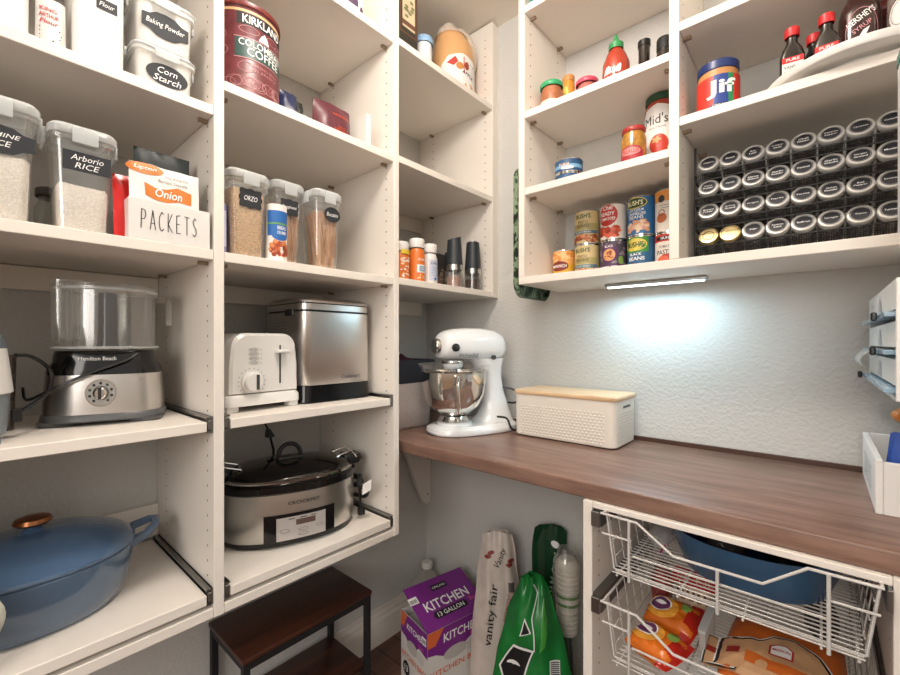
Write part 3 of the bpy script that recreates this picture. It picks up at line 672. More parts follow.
for k in range(4): ring(m, F, -.032, .147-k*.0105, .013, .0045, .0006, GI, .0008, 18)
m.build('control_markings', t)
# bread maker
t = thing('bread_maker', 'brushed steel bread maker with a black base and hinged lid', 'appliance', (-1.143, .7015, PZ), math.radians(90))
BW, BD = .232, .225
def sec(w, d, z, e=.030): return rr(w, d, e, z, n=7)
MB().loft([sec(BW+.006, BD+.006, .004), sec(BW+.004, BD+.004, .012), sec(BW, BD, .048)], GLOSSBLACK).build('base', t)
body = MB().loft([sec(BW-.002, BD-.002, .0482), sec(BW, BD, .05), sec(BW-.004, BD-.004, .248)], STEEL).build('body', t)
MB().loft([sec(BW-.010, BD-.010, .2482), sec(BW-.010, BD-.010, .2536)], BLACK).build('gasket', t)
lid = MB().loft([sec(BW-.004, BD-.004, .2538), sec(BW-.004, BD-.004, .270)], STEEL).loft([sec(BW-.008, BD-.008, .2702), sec(BW-.008, BD-.008, .2730)], BLACK).loft([sec(BW-.002, BD-.002, .2732), sec(BW-.004, BD-.004, .279), sec(BW-.03, BD-.03, .288), sec(BW-.08, BD-.08, .290)], STEEL).build('lid', t)
MB().box(-.118, -.108, -.065, -.020, .238, .256, BLACK, .002, 1).build('latch', lid)
m = MB(); text(m, flat((0, -BD/2-.0002, 0)), 'Cuisinart', .038, .068, .066, .012, mat('badge_grey', '#6d7072', .4, .5), .0006, .004); m.build('lettering', body)
m = MB(); F = flat((-BW/2-.0004, 0, 0), (0, -1, 0))
for i in range(9):
    for k in range(6): ell(m, F, .02*0-.062+i*.011, .175+k*.009, .0016, .0016, BLACKM, .0004, 6, rings=1)
m.build('side_vent', body)
for sx in (-1, 1):
    for sy in (-1, 1): MB().lathe([(.009, 0), (.009, .0038), (0, .0038)], BLACKM, (sx*.08, sy*.08, 0), 12, cap0=True).build('foot', t)
# slow cooker
CZ = .6947
t = thing('slow_cooker', 'oval steel and black slow cooker with a dark glass lid', 'appliance', (-1.135, .606, CZ), math.radians(73))
A_, B_ = .178, .126
MB().loft([sup(A_-.012, B_-.012, 2.3, 0), sup(A_-.004, B_-.004, 2.3, .006), sup(A_-.002, B_-.002, 2.3, .016)], BLACK).build('foot_ring', t)
body = MB().loft([sup(A_-.003, B_-.003, 2.3, .0162, n=64), sup(A_, B_, 2.3, .03, n=64), sup(A_+.002, B_+.002, 2.3, .09, n=64), sup(A_, B_, 2.3, .136, n=64)], STEEL).build('body', t)
MB().loft([sup(A_, B_, 2.3, .1362, n=64), sup(A_+.005, B_+.005, 2.3, .141, n=64), sup(A_+.005, B_+.005, 2.3, .156, n=64), sup(A_-.004, B_-.004, 2.3, .163, n=64)], GLOSSBLACK).build('rim', t)
lid = MB().loft([sup(A_-.002, B_-.002, 2.3, .1632, n=64), sup(A_-.001, B_-.001, 2.3, .167, n=64), sup(A_-.008, B_-.008, 2.3, .170, n=64)], CHROME, True, False).loft([sup((A_-.008)*k, (B_-.008)*k, 2.3, .170+.027*math.sqrt(1-k*k), n=64) for k in (1, .95, .85, .7, .5, .3, .1)], mat('smoked_glass', '#0c0c0e', .05, coat=.5), False, True).build('lid', t)
MB().tube([(-.031, 0, .192)]+[(.030*math.cos(PI-a), 0, .204+.032*math.sin(a)) for a in [PI*k/12 for k in range(13)]]+[(.031, 0, .192)], .0060, BLACK, 10).loft([rr(.085, .03, .012, .188), rr(.07, .026, .012, .202)], BLACK).build('lid_handle', lid)
for s in (-1, 1):
    MB().loft([rr(.05, .055, .012, .160, s*(A_-.004)), rr(.058, .060, .012, .172, s*(A_+.002)), rr(.052, .05, .012, .186, s*(A_-.004))], BLACK).build('lid_latch', t)
    MB().tube([(s*(A_-.05), -.028, .188), (s*(A_-.01), -.028, .200), (s*(A_+.008), -.028, .178)], .003, CHROME, 8).tube([(s*(A_-.05), .028, .188), (s*(A_-.01), .028, .200), (s*(A_+.008), .028, .178)], .003, CHROME, 8).tube([(s*(A_-.05), -.028, .188), (s*(A_-.05), .028, .188)], .003, CHROME, 8).build('latch_wire', t)
    MB().tube([(s*(A_-.002), -.045, .10), (s*(A_+.022), -.035, .104), (s*(A_+.024), 0, .106), (s*(A_+.022), .035, .104), (s*(A_-.002), .045, .10)], .008, BLACK, 10).build('side_handle', t)
def sf(u, v, h):   # wraps onto the steel front
    a = -PI/2+u/ (A_*.98); c_, s_ = math.cos(a), math.sin(a)
    x = (A_+.0025+h)*math.copysign(abs(c_)**(2/2.3), c_); y = (B_+.0025+h)*math.copysign(abs(s_)**(2/2.3), s_); return Vector((x, y, v))
m = MB(); rect(m, sf, -.076, .084, .014, .086, GLOSSBLACK, .0008, 26); m.build('control_panel', t)
m = MB(); rect(m, sf, -.046, .056, .020, .078, mat('panel_silver', '#bcb7b4', .35, .3), .002, 20); rect(m, sf, -.006, .030, .055, .069, mat('display_dark', '#5c4a44', .2), .0026, 8)
ring(m, sf, -.028, .044, .010, .005, .0007, INK, .0028, 20); ring(m, sf, .006, .042, .008, .004, .0007, INK, .0028, 20); ring(m, sf, .006, .030, .008, .004, .0007, INK, .0028, 20); ring(m, sf, .040, .044, .008, .004, .0007, INK, .0028, 20)
for k in range(3): rect(m, sf, -.02+.02*k, -.008+.02*k, .0715, .0735, INK, .0026)
m.build('control_face', t)
m = MB(); text(m, sf, 'CROCKPOT', .010, .112, .062, .0085, mat('dark_ink', '#3a3431', .5), .0012, .012); m.build('lettering', t)
MB().cord([(A_-.006, .0, .065), (A_+.020, -.04, .062), (A_+.026, -.06, .068), (A_+.026, -.075, .085), (A_+.02, -.075, .095), (A_+.005, -.055, .10), (A_+.015, -.045, .13)], .006, BLACK).tube([(A_+.01, -.05, .10), (A_+.012, -.05, .05), (A_+.014, -.052, .03)], .004, BLACK, 7).build('power_cord', t)
MB().box(A_+.004, A_+.024, -.062, -.046, .012, .035, BLACK, .003, 2).build('plug', t)
MB().loft([[(A_+.004, -.088, .082), (A_+.028, -.095, .095), (A_+.029, -.095, .125), (A_+.006, -.088, .112)], [(A_+.004, -.090, .082), (A_+.028, -.097, .095), (A_+.029, -.097, .125), (A_+.006, -.090, .112)]], WHITEP, smooth=False).build('warning_tag', t)
# hanging cord from the bread maker behind
o = MB().tube([(-1.28, .585, 1.03), (-1.283, .60, .98), (-1.285, .615, .95)], .003, BLACK, 7).loft([rr(.012, .012, .003, .95, -1.285, .615), rr(.022, .026, .004, .925, -1.286, .622)], BLACK).tube([(-1.286, .622, .926), (-1.30, .64, .88), (-1.32, .65, .80), (-1.33, .65, .70)], .004, BLACK, 7).build('power_cord'); tag(o, 'black power cord hanging behind the slow cooker', 'cord')
# Dutch oven
t = thing('dutch_oven', 'blue enamelled oval dutch oven with a copper lid knob', 'pot', (-1.150, .086, CZ), math.radians(92))
BL = mat('blue_enamel', '#52677f', .16, coat=.6, vary=.10, vscale=7); BLD = mat('blue_enamel_lid', '#476180', .16, coat=.6, vary=.10, vscale=9)
a, b = .157, .142
MB().loft([sup(a*.80, b*.78, 2.2, 0, n=64), sup(a*.86, b*.84, 2.2, .006, n=64), sup(a*.94, b*.93, 2.2, .035, n=64), sup(a*.985, b*.98, 2.2, .075, n=64), sup(a, b, 2.2, .104, n=64), sup(a*.97, b*.97, 2.2, .108, n=64)], BL).build('pot_body', t)
MB().loft([sup(a*1.0, b*1.0, 2.2, .1082, n=64), sup(a*1.015, b*1.02, 2.2, .112, n=64), sup(a*1.005, b*1.01, 2.2, .117, n=64), sup(a*.9, b*.88, 2.2, .129, n=64), sup(a*.7, b*.66, 2.2, .143, n=64), sup(a*.4, b*.36, 2.2, .157, n=64), sup(a*.15, b*.15, 2.2, .159, n=64)], BLD).build('lid', t)
lk = MB().lathe([(.020, .1590), (.013, .164), (.014, .169)], BLD, n=28).lathe([(.014, .169), (.024, .171), (.029, .176), (.026, .183), (.014, .187), (0, .188)], COPPER, n=32).build('lid_knob', t)
for s in (-1, 1):
    MB().tube([(s*(a-.012), -.040, .092), (s*(a+.018), -.038, .102), (s*(a+.040), -.022, .112), (s*(a+.047), 0, .116), (s*(a+.040), .022, .112), (s*(a+.018), .038, .102), (s*(a-.012), .040, .092)], [.012, .009, .0085, .0085, .0085, .009, .012], BL, 12).build('loop_handle', t)
# cloth at the left edge
t = thing('kitchen_cloth', 'pale mottled cloth hanging at the left edge in front of the blue pot', 'cloth', (-.972, -.009, CZ), Q)
MB().loft([rr(.03+.13*math.sin(PI*min(1, (k*1.02)))**1.5*(k**.8), .030, .014, .0+.155*k, .004*math.sin(k*9), .004*math.sin(k*7)) for k in [i/16 for i in range(17)]], mat('mottled_cloth', '#d3d3c6', .85, bump=.5, bscale=120, vary=.2, vscale=60)).build('folded_cloth', t)
# ================================================================ corner shelving contents
SC = 2.1342
t = thing('olive_oil_tin', 'tall dark tin with a cream picture panel on the top corner shelf', 'tin', (-1.015, .925, SC), Q)
c = MB().box(-.043, .043, -.03, .03, 0, .27, mat('tin_dark', '#37352c', .35), .006, 2); f = flat((0, -.0302, 0)); BR = mat('tin_brown', '#6b4636', .45); CRM = mat('tin_cream', '#cdbf9d', .5)
rect(c, f, -.036, .036, .055, .26, BR, .0003); rect(c, f, -.032, .032, .060, .255, mat('tin_dark', '#37352c', .35), .0006); rect(c, f, -.026, .028, .075, .245, CRM, .0009); rect(c, f, -.026, .028, .082, .097, BR, .0012)
for k in range(9): ell(c, f, random.Random(k).uniform(-.018, .02), random.Random(k+40).uniform(.11, .17), .008, .005, mat('tin_olive', '#7c7a55', .5), .0013+.0001*k, 10, rings=1)
text(c, f, 'OLIVE', .001, .205, .04, .014, BR, .0015, .01); c.build('body', t)
t = thing('salt_canister', 'small white canister with a pale blue lid beside the dark tin', 'canister', (-1.03, 1.040, SC), Q); t.scale = (1, 1, .86)
MB().lathe([(0, 0), (.030, 0), (.028, .01), (.027, .12), (0, .12)], mat('frosted_white', '#e3e8ea', .3)).build('body', t)
MB().lathe([(.031, .1202), (.032, .124), (.032, .140), (.029, .146), (0, .146)], mat('pale_blue_lid', '#8fb3d6', .35)).build('lid', t)
t = thing('juice_jug', 'translucent amber juice jug with a white label on the top corner shelf', 'jug', (-1.052, 1.222, SC), math.radians(66))
AMB = mat('amber_juice', '#d9a873', .3, coat=.3, spec=.4); JG = clear('jug_plastic', '#efe4d2', '#f0e6da', .45, .85, .3)
def rj(s, z, e=.022, cx=0): return sup(.080*s, .080*s, 2.0, z, cx, 0, 40)
MB().loft([rj(.9, 0), rj(1, .008), rj(1, .15), rj(.93, .185), rj(.72, .225, .03, -.01), rj(.45, .25, .03, -.02)], AMB).build('juice', t)
MB().loft([rj(.775, .222, .03, -.01), rj(.52, .252, .03, -.02), rj(.30, .262, .02, -.02), rj(.28, .275, .02, -.02)], JG, False, True).build('bottle_neck', t)
MB().tube([(.0, 0, .262), (.03, 0, .27), (.062, 0, .255), (.082, 0, .22), (.086, 0, .17), (.080, 0, .13)], [.012, .014, .014, .013, .013, .012], JG, 12).build('handle', t)
m = MB(); f = cyl(.0805)
poly(m, f, [(-.080, .01), (.072, .01), (.074, .088), (.055, .118), (.0, .132), (-.055, .122), (-.082, .092)], WHITEP, .0008)
poly(m, f, [(-.060, .096), (-.028, .118), (-.018, .100), (-.035, .084)], mat('apple_red', '#c3392b', .5), .0014); ell(m, f, -.012, .085, .014, .013, mat('apple_orange', '#c88a4a', .5), .0014)
rect(m, f, .002, .006, .06, .12, mat('apple_red', '#c3392b', .5), .0014); ell(m, f, .016, .090, .010, .015, mat('apple_brown', '#9a4a34', .5), .0016)
text(m, f, 'APPLE', .022, .060, .05, .012, mat('label_navy', '#3f3a55', .5), .0016, .01, 0, -.35); rect(m, f, .03, .055, .098, .101, mat('grey_ink', '#6f6b68', .6), .0014); m.build('label', t)
SL = 1.4132
OG = mat('vitamin_orange', '#d9722b', .35); VB = mat('vitamin_blue', '#8fa7bd', .5)
def pill(label, x, y, r, h, col, deco, lidc, hl=.030, group=None):
    t = thing('vitamin_bottle', label, 'bottle', (x, y, SL), Q, group)
    c = MB().lathe([(0, 0), (r, .001), (r, h-hl-.018), (r*.78, h-hl-.002), (0, h-hl-.002)], col, n=28); f = cyl(r); deco(c, f); c.build('body', t)
    MB().lathe([(r*.92, h-hl), (r*.95, h-hl+.002), (r*.95, h-.003), (r*.88, h), (0, h)], lidc, n=28).build('cap', t)
def vo(c, f):
    rect(c, f, -.02, .02, .030, .056, WHITEP, .0006, 10); rect(c, f, -.012, .012, .034, .052, VB, .0009, 6); text(c, f, 'C', 0, .043, .008, .010, CHALK, .0012, .02)
    text(c, f, 'VITAMIN', 0, .072, .034, .008, CHALK, .0008, .01); blobs(c, f, -.022, .022, .006, .026, [mat('vitamin_pale', '#f3c9a0', .5)], 14, .004, .0007, 4)
def vy(c, f):
    rect(c, f, -.02, .02, .082, .096, mat('vitamin_yellow', '#dfc53a', .5), .0006, 10); blobs(c, f, -.022, .022, .006, .08, [mat('vitamin_pale', '#f3c9a0', .5), WHITEP], 30, .005, .0007, 8); text(c, f, 'GUMMY', 0, .06, .03, .008, CHALK, .0012, .01)
def vw(c, f):
    rect(c, f, -.022, .022, .012, .082, mat('vitamin_lilac', '#c3c8da', .5), .0006, 10); text(c, f, 'DAILY', 0, .07, .03, .008, mat('label_navy', '#3f3a55', .5), .001, .01)
    for k in range(4): rect(c, f, -.016, .016, .028+.008*k, .030+.008*k, VB, .0009, 4)
    ell(c, f, 0, .018, .005, .005, mat('label_blue', '#3d6fb5', .5), .001, 12)
pill('orange vitamin bottle with a yellow band, half hidden at the left of the corner shelf', -1.005, .912, .026, .122, OG, vy, WHITE)
pill('orange vitamin bottle with a white cap beside the white vitamin bottle', -1.0, .977, .0265, .142, OG, vo, WHITE)
pill('white vitamin bottle with a white cap', -1.005, 1.042, .0265, .136, WHITE, vw, WHITE)
t = thing('spice_box', 'dark patterned carton behind the pepper and salt grinders', 'box', (-1.10, 1.16, SL), Q)
c = MB().box(-.045, .045, -.02, .02, 0, .138, mat('dark_carton', '#35302f', .5), .001, 1); f = flat((0, -.0202, 0)); blobs(c, f, -.04, .04, .01, .09, [mat('dark_print', '#6b4c40', .6), mat('dark_print_b', '#8a7a6c', .6)], 26, .010, .0003, 3); c.build('carton', t)
def grinder(label, x, y, slant, fill, col2='#2e3338', h=.19, group=None, r=.0305):
    t = thing('spice_grinder', label, 'grinder', (x, y, SL), Q, group)
    MB().lathe([(0, 0), (r, 0), (r, .062), (r*.95, .0625)], GLASS, n=28).build('glass_body', t)
    MB().lathe([(0, .002), (r-.003, .002), (r-.003, .042), (0, .046)], fill, n=20).build('contents', t)
    MB().lathe([(r, .0627), (r, .082), (r*.9, .083)], STEEL, n=28).build('steel_collar', t)
    m = mat('grinder_black', col2, .45); n = 28; secs = []
    for k in range(7):
        q = k/6; rad = r*(1.0-.20*q); secs.append([(rad*math.cos(2*PI*j/n), rad*math.sin(2*PI*j/n), .0832+(h-.0832)*q*(1 if not slant else 1-.17*(.5-.5*math.cos(2*PI*j/n)))) for j in range(n)])
    MB().loft(secs, m).build('grip', t)
    if not slant: MB().lathe([(r*.62, h+.0002), (r*.62, h+.004), (0, h+.004)], STEEL, n=24).build('cap', t)
SALT = mat('pink_salt', '#c99b8c', .6, bump=1, bscale=260, vary=.25, vscale=220); PEP = mat('peppercorn', '#54342e', .6, bump=1, bscale=260, vary=.5, vscale=240)
grinder('black-topped grinder of pink salt with a slanted top', -1.0, 1.166, True, SALT)
grinder('black-topped grinder of peppercorns with a flat top, rightmost on the corner shelf', -1.0, 1.275, False, PEP, h=.183)
grinder('plain dark grinder standing behind the two front grinders', -1.10, 1.262, True, PEP, h=.170)

# ================================================================ on the countertop
CT = .9146
t = thing('storage_basket', 'grey fabric basket with a navy top band behind the shelving edge', 'basket', (-1.195, 1.015, CT), math.radians(88))
FAB = mat('grey_fabric', '#cfc7c3', .9, bump=.5, bscale=500, vary=.12, vscale=260); NAVY = mat('navy_fabric', '#2b2f3a', .85, bump=.3, bscale=400)
def bb(w, d, z, k=0): return [(x+.004*math.sin(y*40+z*30), y+.003*math.sin(x*45+z*25), zz) for x, y, zz in rr(w, d, .03, z, 0, 0, 6)]
MB().loft([bb(.245, .20, 0), bb(.255, .215, .01), bb(.268, .226, .08), bb(.275, .232, .160)], FAB, True, False).build('body', t)
MB().loft([bb(.276, .233, .1605), bb(.282, .238, .20), bb(.284, .240, .240), bb(.276, .232, .241), bb(.270, .226, .20)], NAVY, False, True).build('top_band', t)
mb = MB()
mb.grid(lambda a, b: Vector(((a-.5)*.10, (b-.5)*.10, .035*math.sin(PI*a)*math.sin(PI*b)+.006*math.sin(a*11+b*7))), 14, 12, mat('burgundy_cloth', '#4d2a3c', .9, bump=.3, bscale=200))
o = mb.build('cloth', None, (-1.165, 1.065, CT+.222), .3); tag(o, 'burgundy cloth bundle poking out of the grey fabric basket', 'cloth')

# stand mixer (head points to local -Y)
t = thing('stand_mixer', 'white stand mixer with a polished steel bowl', 'appliance', (-.912, 1.152, CT), math.radians(-20))
def egg(w, l, z, yc, e=2.4): return sup(w/2, l/2, e, z, 0, yc, 48)
MB().loft([egg(.190, .325, .002, .008, 2.8), egg(.196, .331, .008, .008, 2.8), egg(.192, .325, .020, .008, 2.8), egg(.170, .290, .030, .012, 2.6)], ENAMELW).build('base', t)
MB().loft([egg(.18, .32, 0, 0), egg(.18, .32, .0018, 0)], BLACK).build('foot_pad', t)
MB().lathe([(.060, .0285), (.060, .036), (.052, .040), (0, .040)], ENAMELW, (0, -.065, 0), 36).build('bowl_plate', t)
secs = []
for z, w, l, yc in ((.026, .125, .155, .085), (.05, .098, .120, .096), (.085, .078, .098, .096), (.13, .070, .084, .086), (.18, .072, .082, .076), (.215, .086, .096, .068), (.236, .100, .120, .060), (.248, .104, .140, .052)):
    secs.append(egg(w, l, z, yc, 2.6))
MB().loft(secs, ENAMELW).build('column', t)
hd = MB(); secs = []
for y, w, zb, zt in ((-.165, .050, .262, .312), (-.160, .078, .252, .326), (-.145, .098, .247, .338), (-.11, .112, .244, .347), (-.05, .120, .243, .352), (.03, .120, .243, .352), (.09, .116, .243, .348), (.13, .104, .246, .338), (.155, .080, .254, .322), (.163, .05, .268, .306)):
    zc, hh = (zb+zt)/2, (zt-zb)/2
    secs.append([(w/2*math.copysign(abs(math.cos(q))**.8, math.cos(q)), y, zc+hh*math.copysign(abs(math.sin(q))**.75, math.sin(q))) for q in [2*PI*j/40 for j in range(40)]])
secs = [[(x*1.02, y*.77, z) for x, y, z in q] for q in secs]
head = hd.loft(secs, ENAMELW).build('motor_head', t)
MB(Matrix.Translation((0, -.125, .290)) @ Matrix.Rotation(PI/2, 4, 'X')).lathe([(.025, 0), (.025, .014), (.022, .018), (0, .018)], CHROME, n=28).build('hub_cap', head)
for s in (-1, 1): MB(Matrix.Translation((s*.056, -.094, .286)) @ Matrix.Rotation(s*PI/2, 4, 'Y')).lathe([(.013, 0), (.013, .008), (0, .012)], BLACK, n=18).build('side_knob', head)
for s in (-1, 1):
    m = MB(); f = flat((s*.0592, -.045, .262), (0, s, .0), (0, 0, 1)); text(m, f, 'KitchenAid', 0, -.002, .070, .015, mat('badge_grey', '#6d7072', .4, .5), .0015, .01); m.build('lettering', head)
    MB(Matrix.Translation((s*.054, .055, .252)) @ Matrix.Rotation(s*PI/2, 4, 'Y')).lathe([(.008, 0), (.008, .008), (0, .010)], DGREY, n=14).build('lock_lever', head)
hm = MB().lathe([(.034, .2425), (.036, .236), (.034, .222), (.028, .214), (.012, .212), (.010, .185)], ENAMELW, (0, -.072, 0), 32)
hm.build('beater_hub', head)
MB().lathe([(.0365, .2425), (.0375, .241), (.0365, .232)], CHROME, (0, -.072, 0), 32).build('hub_ring', head)
ft = MB().tube([(0, -.072, .21), (0, -.072, .13), (0, -.072, .075)], .006, STEEL, 8)
for s in (-1, 1): ft.tube([(0, -.072, .165), (s*.045, -.072, .15), (s*.058, -.072, .115), (s*.040, -.072, .07), (0, -.072, .055)], .005, STEEL, 8)
ft.build('flat_beater', t)
bowl = MB().lathe([(0, .058), (.030, .058), (.055, .066), (.085, .092), (.102, .13), (.1075, .17), (.108, .205), (.116, .210), (.113, .212), (.105, .205), (.103, .17), (.097, .13), (.081, .094), (.05, .070), (0, .064)], CHROME, (0, -.068, 0), 56).build('bowl', t)
MB().lathe([(.052, .0405), (.055, .0425), (.048, .052), (.045, .0578)], CHROME, (0, -.068, 0), 40).build('bowl_foot', bowl)
MB().tube([(.098, -.10, .185), (.125, -.125, .192), (.142, -.138, .172), (.140, -.135, .125), (.118, -.118, .09), (.080, -.090, .088)], [.006, .008, .009, .009, .008, .006], CHROME, 12).build('bowl_handle', bowl)
sh = MB(); 
def shf(a, b):
    th = -PI*.08+a*PI*1.75; rad = .108+.016*b+(.012 if .42 < a < .62 else 0)*b; return Vector((rad*math.cos(th), -.068+rad*math.sin(th), .211+.020*b))
sh.grid(shf, 44, 2, CLEAR); sh.grid(lambda a, b: Vector(((.055+.053*b)*math.cos(-PI*.08+a*PI*1.75), -.068+(.055+.053*b)*math.sin(-PI*.08+a*PI*1.75), .216-.004*b)), 44, 2, CLEAR); sh.build('pouring_shield', t)
MB().cord([(.034, .11, .145), (.060, .14, .137), (.070, .155, .112), (.055, .15, .092), (.030, .135, .09)], .0035, BLACK).cord([(.07, .06, .052), (.085, .09, .045), (.10, .10, .012), (.095, .14, .006), (.085, .16, .034)], .0035, BLACK).build('power_cord', t)
# bread box
t = thing('bread_box', 'cream embossed bread box with a bamboo lid', 'bread box', (-.597, 1.277, CT), 0)
CRB = mat('cream_enamel', '#e6e0d6', .4)
def bs(w, d, z): return rr(w, d, .022, z, 0, 0, 6)
MB().loft([bs(.326, .164, 0.003), bs(.332, .170, .006), bs(.334, .172, .135)], CRB, True, True).build('body', t)
F = flat((0, -.0862, 0)); Fr = flat((.1672, 0, 0), (0, 1, 0)); pitch = .0125
def dia(em, f, cu, cv):
    q = pitch*.46; vs = [f(cu-q, cv, 0), f(cu, cv-q*.75, 0), f(cu+q, cv, 0), f(cu, cv+q*.75, 0), f(cu, cv, .0014)]
    em.add(vs, [(0, 1, 4), (1, 2, 4), (2, 3, 4), (3, 0, 4)], CRB)
for f_, n, u0, um in ((F, 22, -.136, .139), (Fr, 10, -.060, .062)):
    em = MB()
    for r in range(11):
        for k in range(n):
            u = u0+k*pitch+(pitch/2 if r % 2 else 0)
            if abs(u) < um: dia(em, f_, u, .012+r*.0088)
    em.build('embossed_pattern', t)
m = MB(); rect(m, Fr, -.03, .03, .112, .119, DGREY, .0006, 2); m.build('hand_slot', t)
MB().loft([bs(.336, .176, .1352), bs(.340, .180, .138), bs(.340, .180, .146), bs(.336, .176, .1485)], BAMBOO).build('lid', t)
MB().loft([bs(.31, .16, 0), bs(.31, .16, .0028)], BLACK).build('base_pad', t)
# white crate with packs
t = thing('wooden_crate', 'white wooden crate at the right end of the countertop', 'crate', (.144, 1.210, CT), 0)
WC = mat('white_painted_wood', '#e9e7e4', .5, bump=.15, bscale=90, stretch=(1, .2, 1))
MB().box(-.072, -.062, -.150, .158, 0, .096, WC, .001, 1).build('side_board', t); MB().box(.062, .072, -.150, .158, 0, .096, WC, .001, 1).build('side_board', t)
MB().box(-.0617, .0617, -.150, -.140, 0, .092, WC, .001, 1).build('front_board', t); MB().box(-.0617, .0617, .148, .158, 0, .096, WC, .001, 1).build('back_board', t)
MB().box(-.0615, .0615, -.1397, .1477, 0, .006, WC).build('base_board', t)
m = MB(); handline(m, flat((-.0723, 0, 0), (0, -1, 0)), 'SNACKS', -.085, .022, .045, .024, mat('grey_blue_ink', '#5c707c', .6), .0022); m.build('lettering', t)
rg = random.Random(4)
for k in range(7):
    x = -.047+.023*(k % 4); y = -.09+.05*(k//4)+.01*(k % 2)
    BLP = mat('pack_blue', '#3a5cb0', .3); 
    def pr_(m, f): ell(m, f, 0, .03, .007, .006, CHALK, .001); ell(m, f, 0, .06, .008, .006, mat('pack_lilac', '#c8b6dc', .4), .0008)
    lab = ['blue drink-mix stick pack at the front left of the white crate', 'blue stick pack second from left in the front row of the white crate', 'blue stick pack third from left in the front row of the white crate', 'blue stick pack at the front right of the white crate', 'blue stick pack at the left of the second row in the white crate', 'blue stick pack in the middle of the second row in the white crate', 'blue stick pack at the right of the second row in the white crate'][k]
    t2 = bag(lab, 'packet', 'drink_packet', .144+x, 1.210+y, CT+.0065, .019, .011, .121+.005*(k % 3), BLP, rz=rg.uniform(-.3, .3), pr=pr_, top=.95, seed=k, crk=.001, group='blue stick packs in the white crate', pname='pouch', nu=8, nv=10)
    t2.rotation_euler.y = .10
t = thing('orange_snack', 'orange crinkled snack bag on top of the blue packs in the white crate', 'bag', (.142, 1.235, CT+.134), .2)
mb = MB(); mb.grid(lambda a, b: Vector((.034*math.cos(2*PI*a)*math.sin(PI*b)*(1+.12*math.sin(9*a*2*PI/1.0)), .028*math.sin(2*PI*a)*math.sin(PI*b), .022-.022*math.cos(PI*b)+.002*math.sin(7*b+12*a))), 24, 12, mat('snack_orange', '#dd8a3c', .35)); mb.build('pouch', t)

# wrap organiser on the right wall
t = thing('wrap_organizer', 'white wall-mounted wrap dispenser with three slots and black cutter knobs', 'organizer', (XR-.0005, 1.10, 1.132), 0)
xf = .081-XR
MB().box(xf, 0, -.224, -.217, 0, .178, WHITE, .001, 1).build('side_panel', t); MB().box(xf, 0, .217, .224, 0, .178, WHITE, .001, 1).build('side_panel', t)
MB().box(xf+.001, 0, -.2168, .2168, .172, .178, WHITE).build('top_panel', t); MB().box(xf+.001, 0, -.2168, .2168, 0, .006, WHITE).build('bottom_panel', t); MB().box(-.006, 0, -.2168, .2168, .0062, .1718, WHITE).build('back_panel', t)
for k, z in enumerate((.010, .066, .122)):
    fp = MB().box(xf+.0005, xf+.005, -.2166, .2166, z+.012, z+.050 if k < 2 else .1718, WHITE); m_ = flat((xf+.0003, 0, 0), (0, -1, 0))
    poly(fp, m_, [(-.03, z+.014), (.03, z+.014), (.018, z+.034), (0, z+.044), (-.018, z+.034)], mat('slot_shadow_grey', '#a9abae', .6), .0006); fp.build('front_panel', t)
    MB().box(xf-.012, xf+.004, -.214, .214, z+.001, z+.008, clear('ice_blue_plastic', '#cfe4f0', '#bcd8ea', .45, .8, .1), .001, 1).build('cutter_rail', t)
    MB().box(xf-.020, xf-.0125, (.195, -.11, -.13)[k], (.211, -.094, -.114)[k], z-.002, z+.012, BLACK, .002, 1).build('cutter_knob', t)
    MB(Matrix.Translation((xf+.035, 0, z+.03)) @ Matrix.Rotation(PI/2, 4, 'X')).lathe([(.0, -.205), (.016, -.205), (.016, .205), (0, .205)], WHITEP, n=18).build('film_roll', t)
mb = MB(); mb.grid(lambda a, b: Vector((xf-.003-.022*math.sin(PI*b)*1.0, .02+.19*a, .075-.05*b)), 10, 8, WRAP); mb.build('hanging_film', t)
# narrow white holder on right wall above
t = thing('wall_holder', 'narrow white holder on the right wall beside the spice rack, at the right edge', 'holder', (XR-.0005, .895, 1.378), 0)
MB().box(.086-XR, 0, -.02, .02, 0, .245, mat('pale_translucent_white', '#e2e6e8', .35), .002, 2).build('body', t)
MB().loft([[(.085-XR, -.021, .245), (.085-XR, .018, .245), (.085-XR, .018, .262), (.085-XR, -.021, .256)], [(-.10, -.021, .245), (-.10, .018, .245), (-.10, .018, .262), (-.10, -.021, .256)]], mat('teal_tab', '#2f7d78', .4), smooth=False).build('tab', t)
# leafy tray hanging on the outer side of the wall shelving
LEAF = bpy.data.materials.new('tropical_leaf_print'); LEAF.use_nodes = True; nt = LEAF.node_tree; b_ = nt.nodes['Principled BSDF']; b_.inputs['Roughness'].default_value = .45
tc = nt.nodes.new('ShaderNodeTexCoord'); wv = nt.nodes.new('ShaderNodeTexVoronoi'); wv.inputs['Scale'].default_value = 34; w2 = nt.nodes.new('ShaderNodeTexWave'); w2.inputs['Scale'].default_value = 38; w2.inputs['Distortion'].default_value = 9; w2.inputs['Detail'].default_value = 3
nt.links.new(tc.outputs['Object'], wv.inputs['Vector']); nt.links.new(tc.outputs['Object'], w2.inputs['Vector'])
cr = nt.nodes.new('ShaderNodeValToRGB'); e = cr.color_ramp.elements; e[0].position = .35; e[0].color = lin('#0a140e'); e[1].position = 1.15 if False else 1.0; e[1].color = lin('#7f9478'); q = e.new(.68); q.color = lin('#15301d'); q = e.new(.88); q.color = lin('#22482a')
ad = nt.nodes.new('ShaderNodeMath'); ad.operation = 'ADD'; ml = nt.nodes.new('ShaderNodeMath'); ml.operation = 'MULTIPLY'; ml.inputs[1].default_value = .55
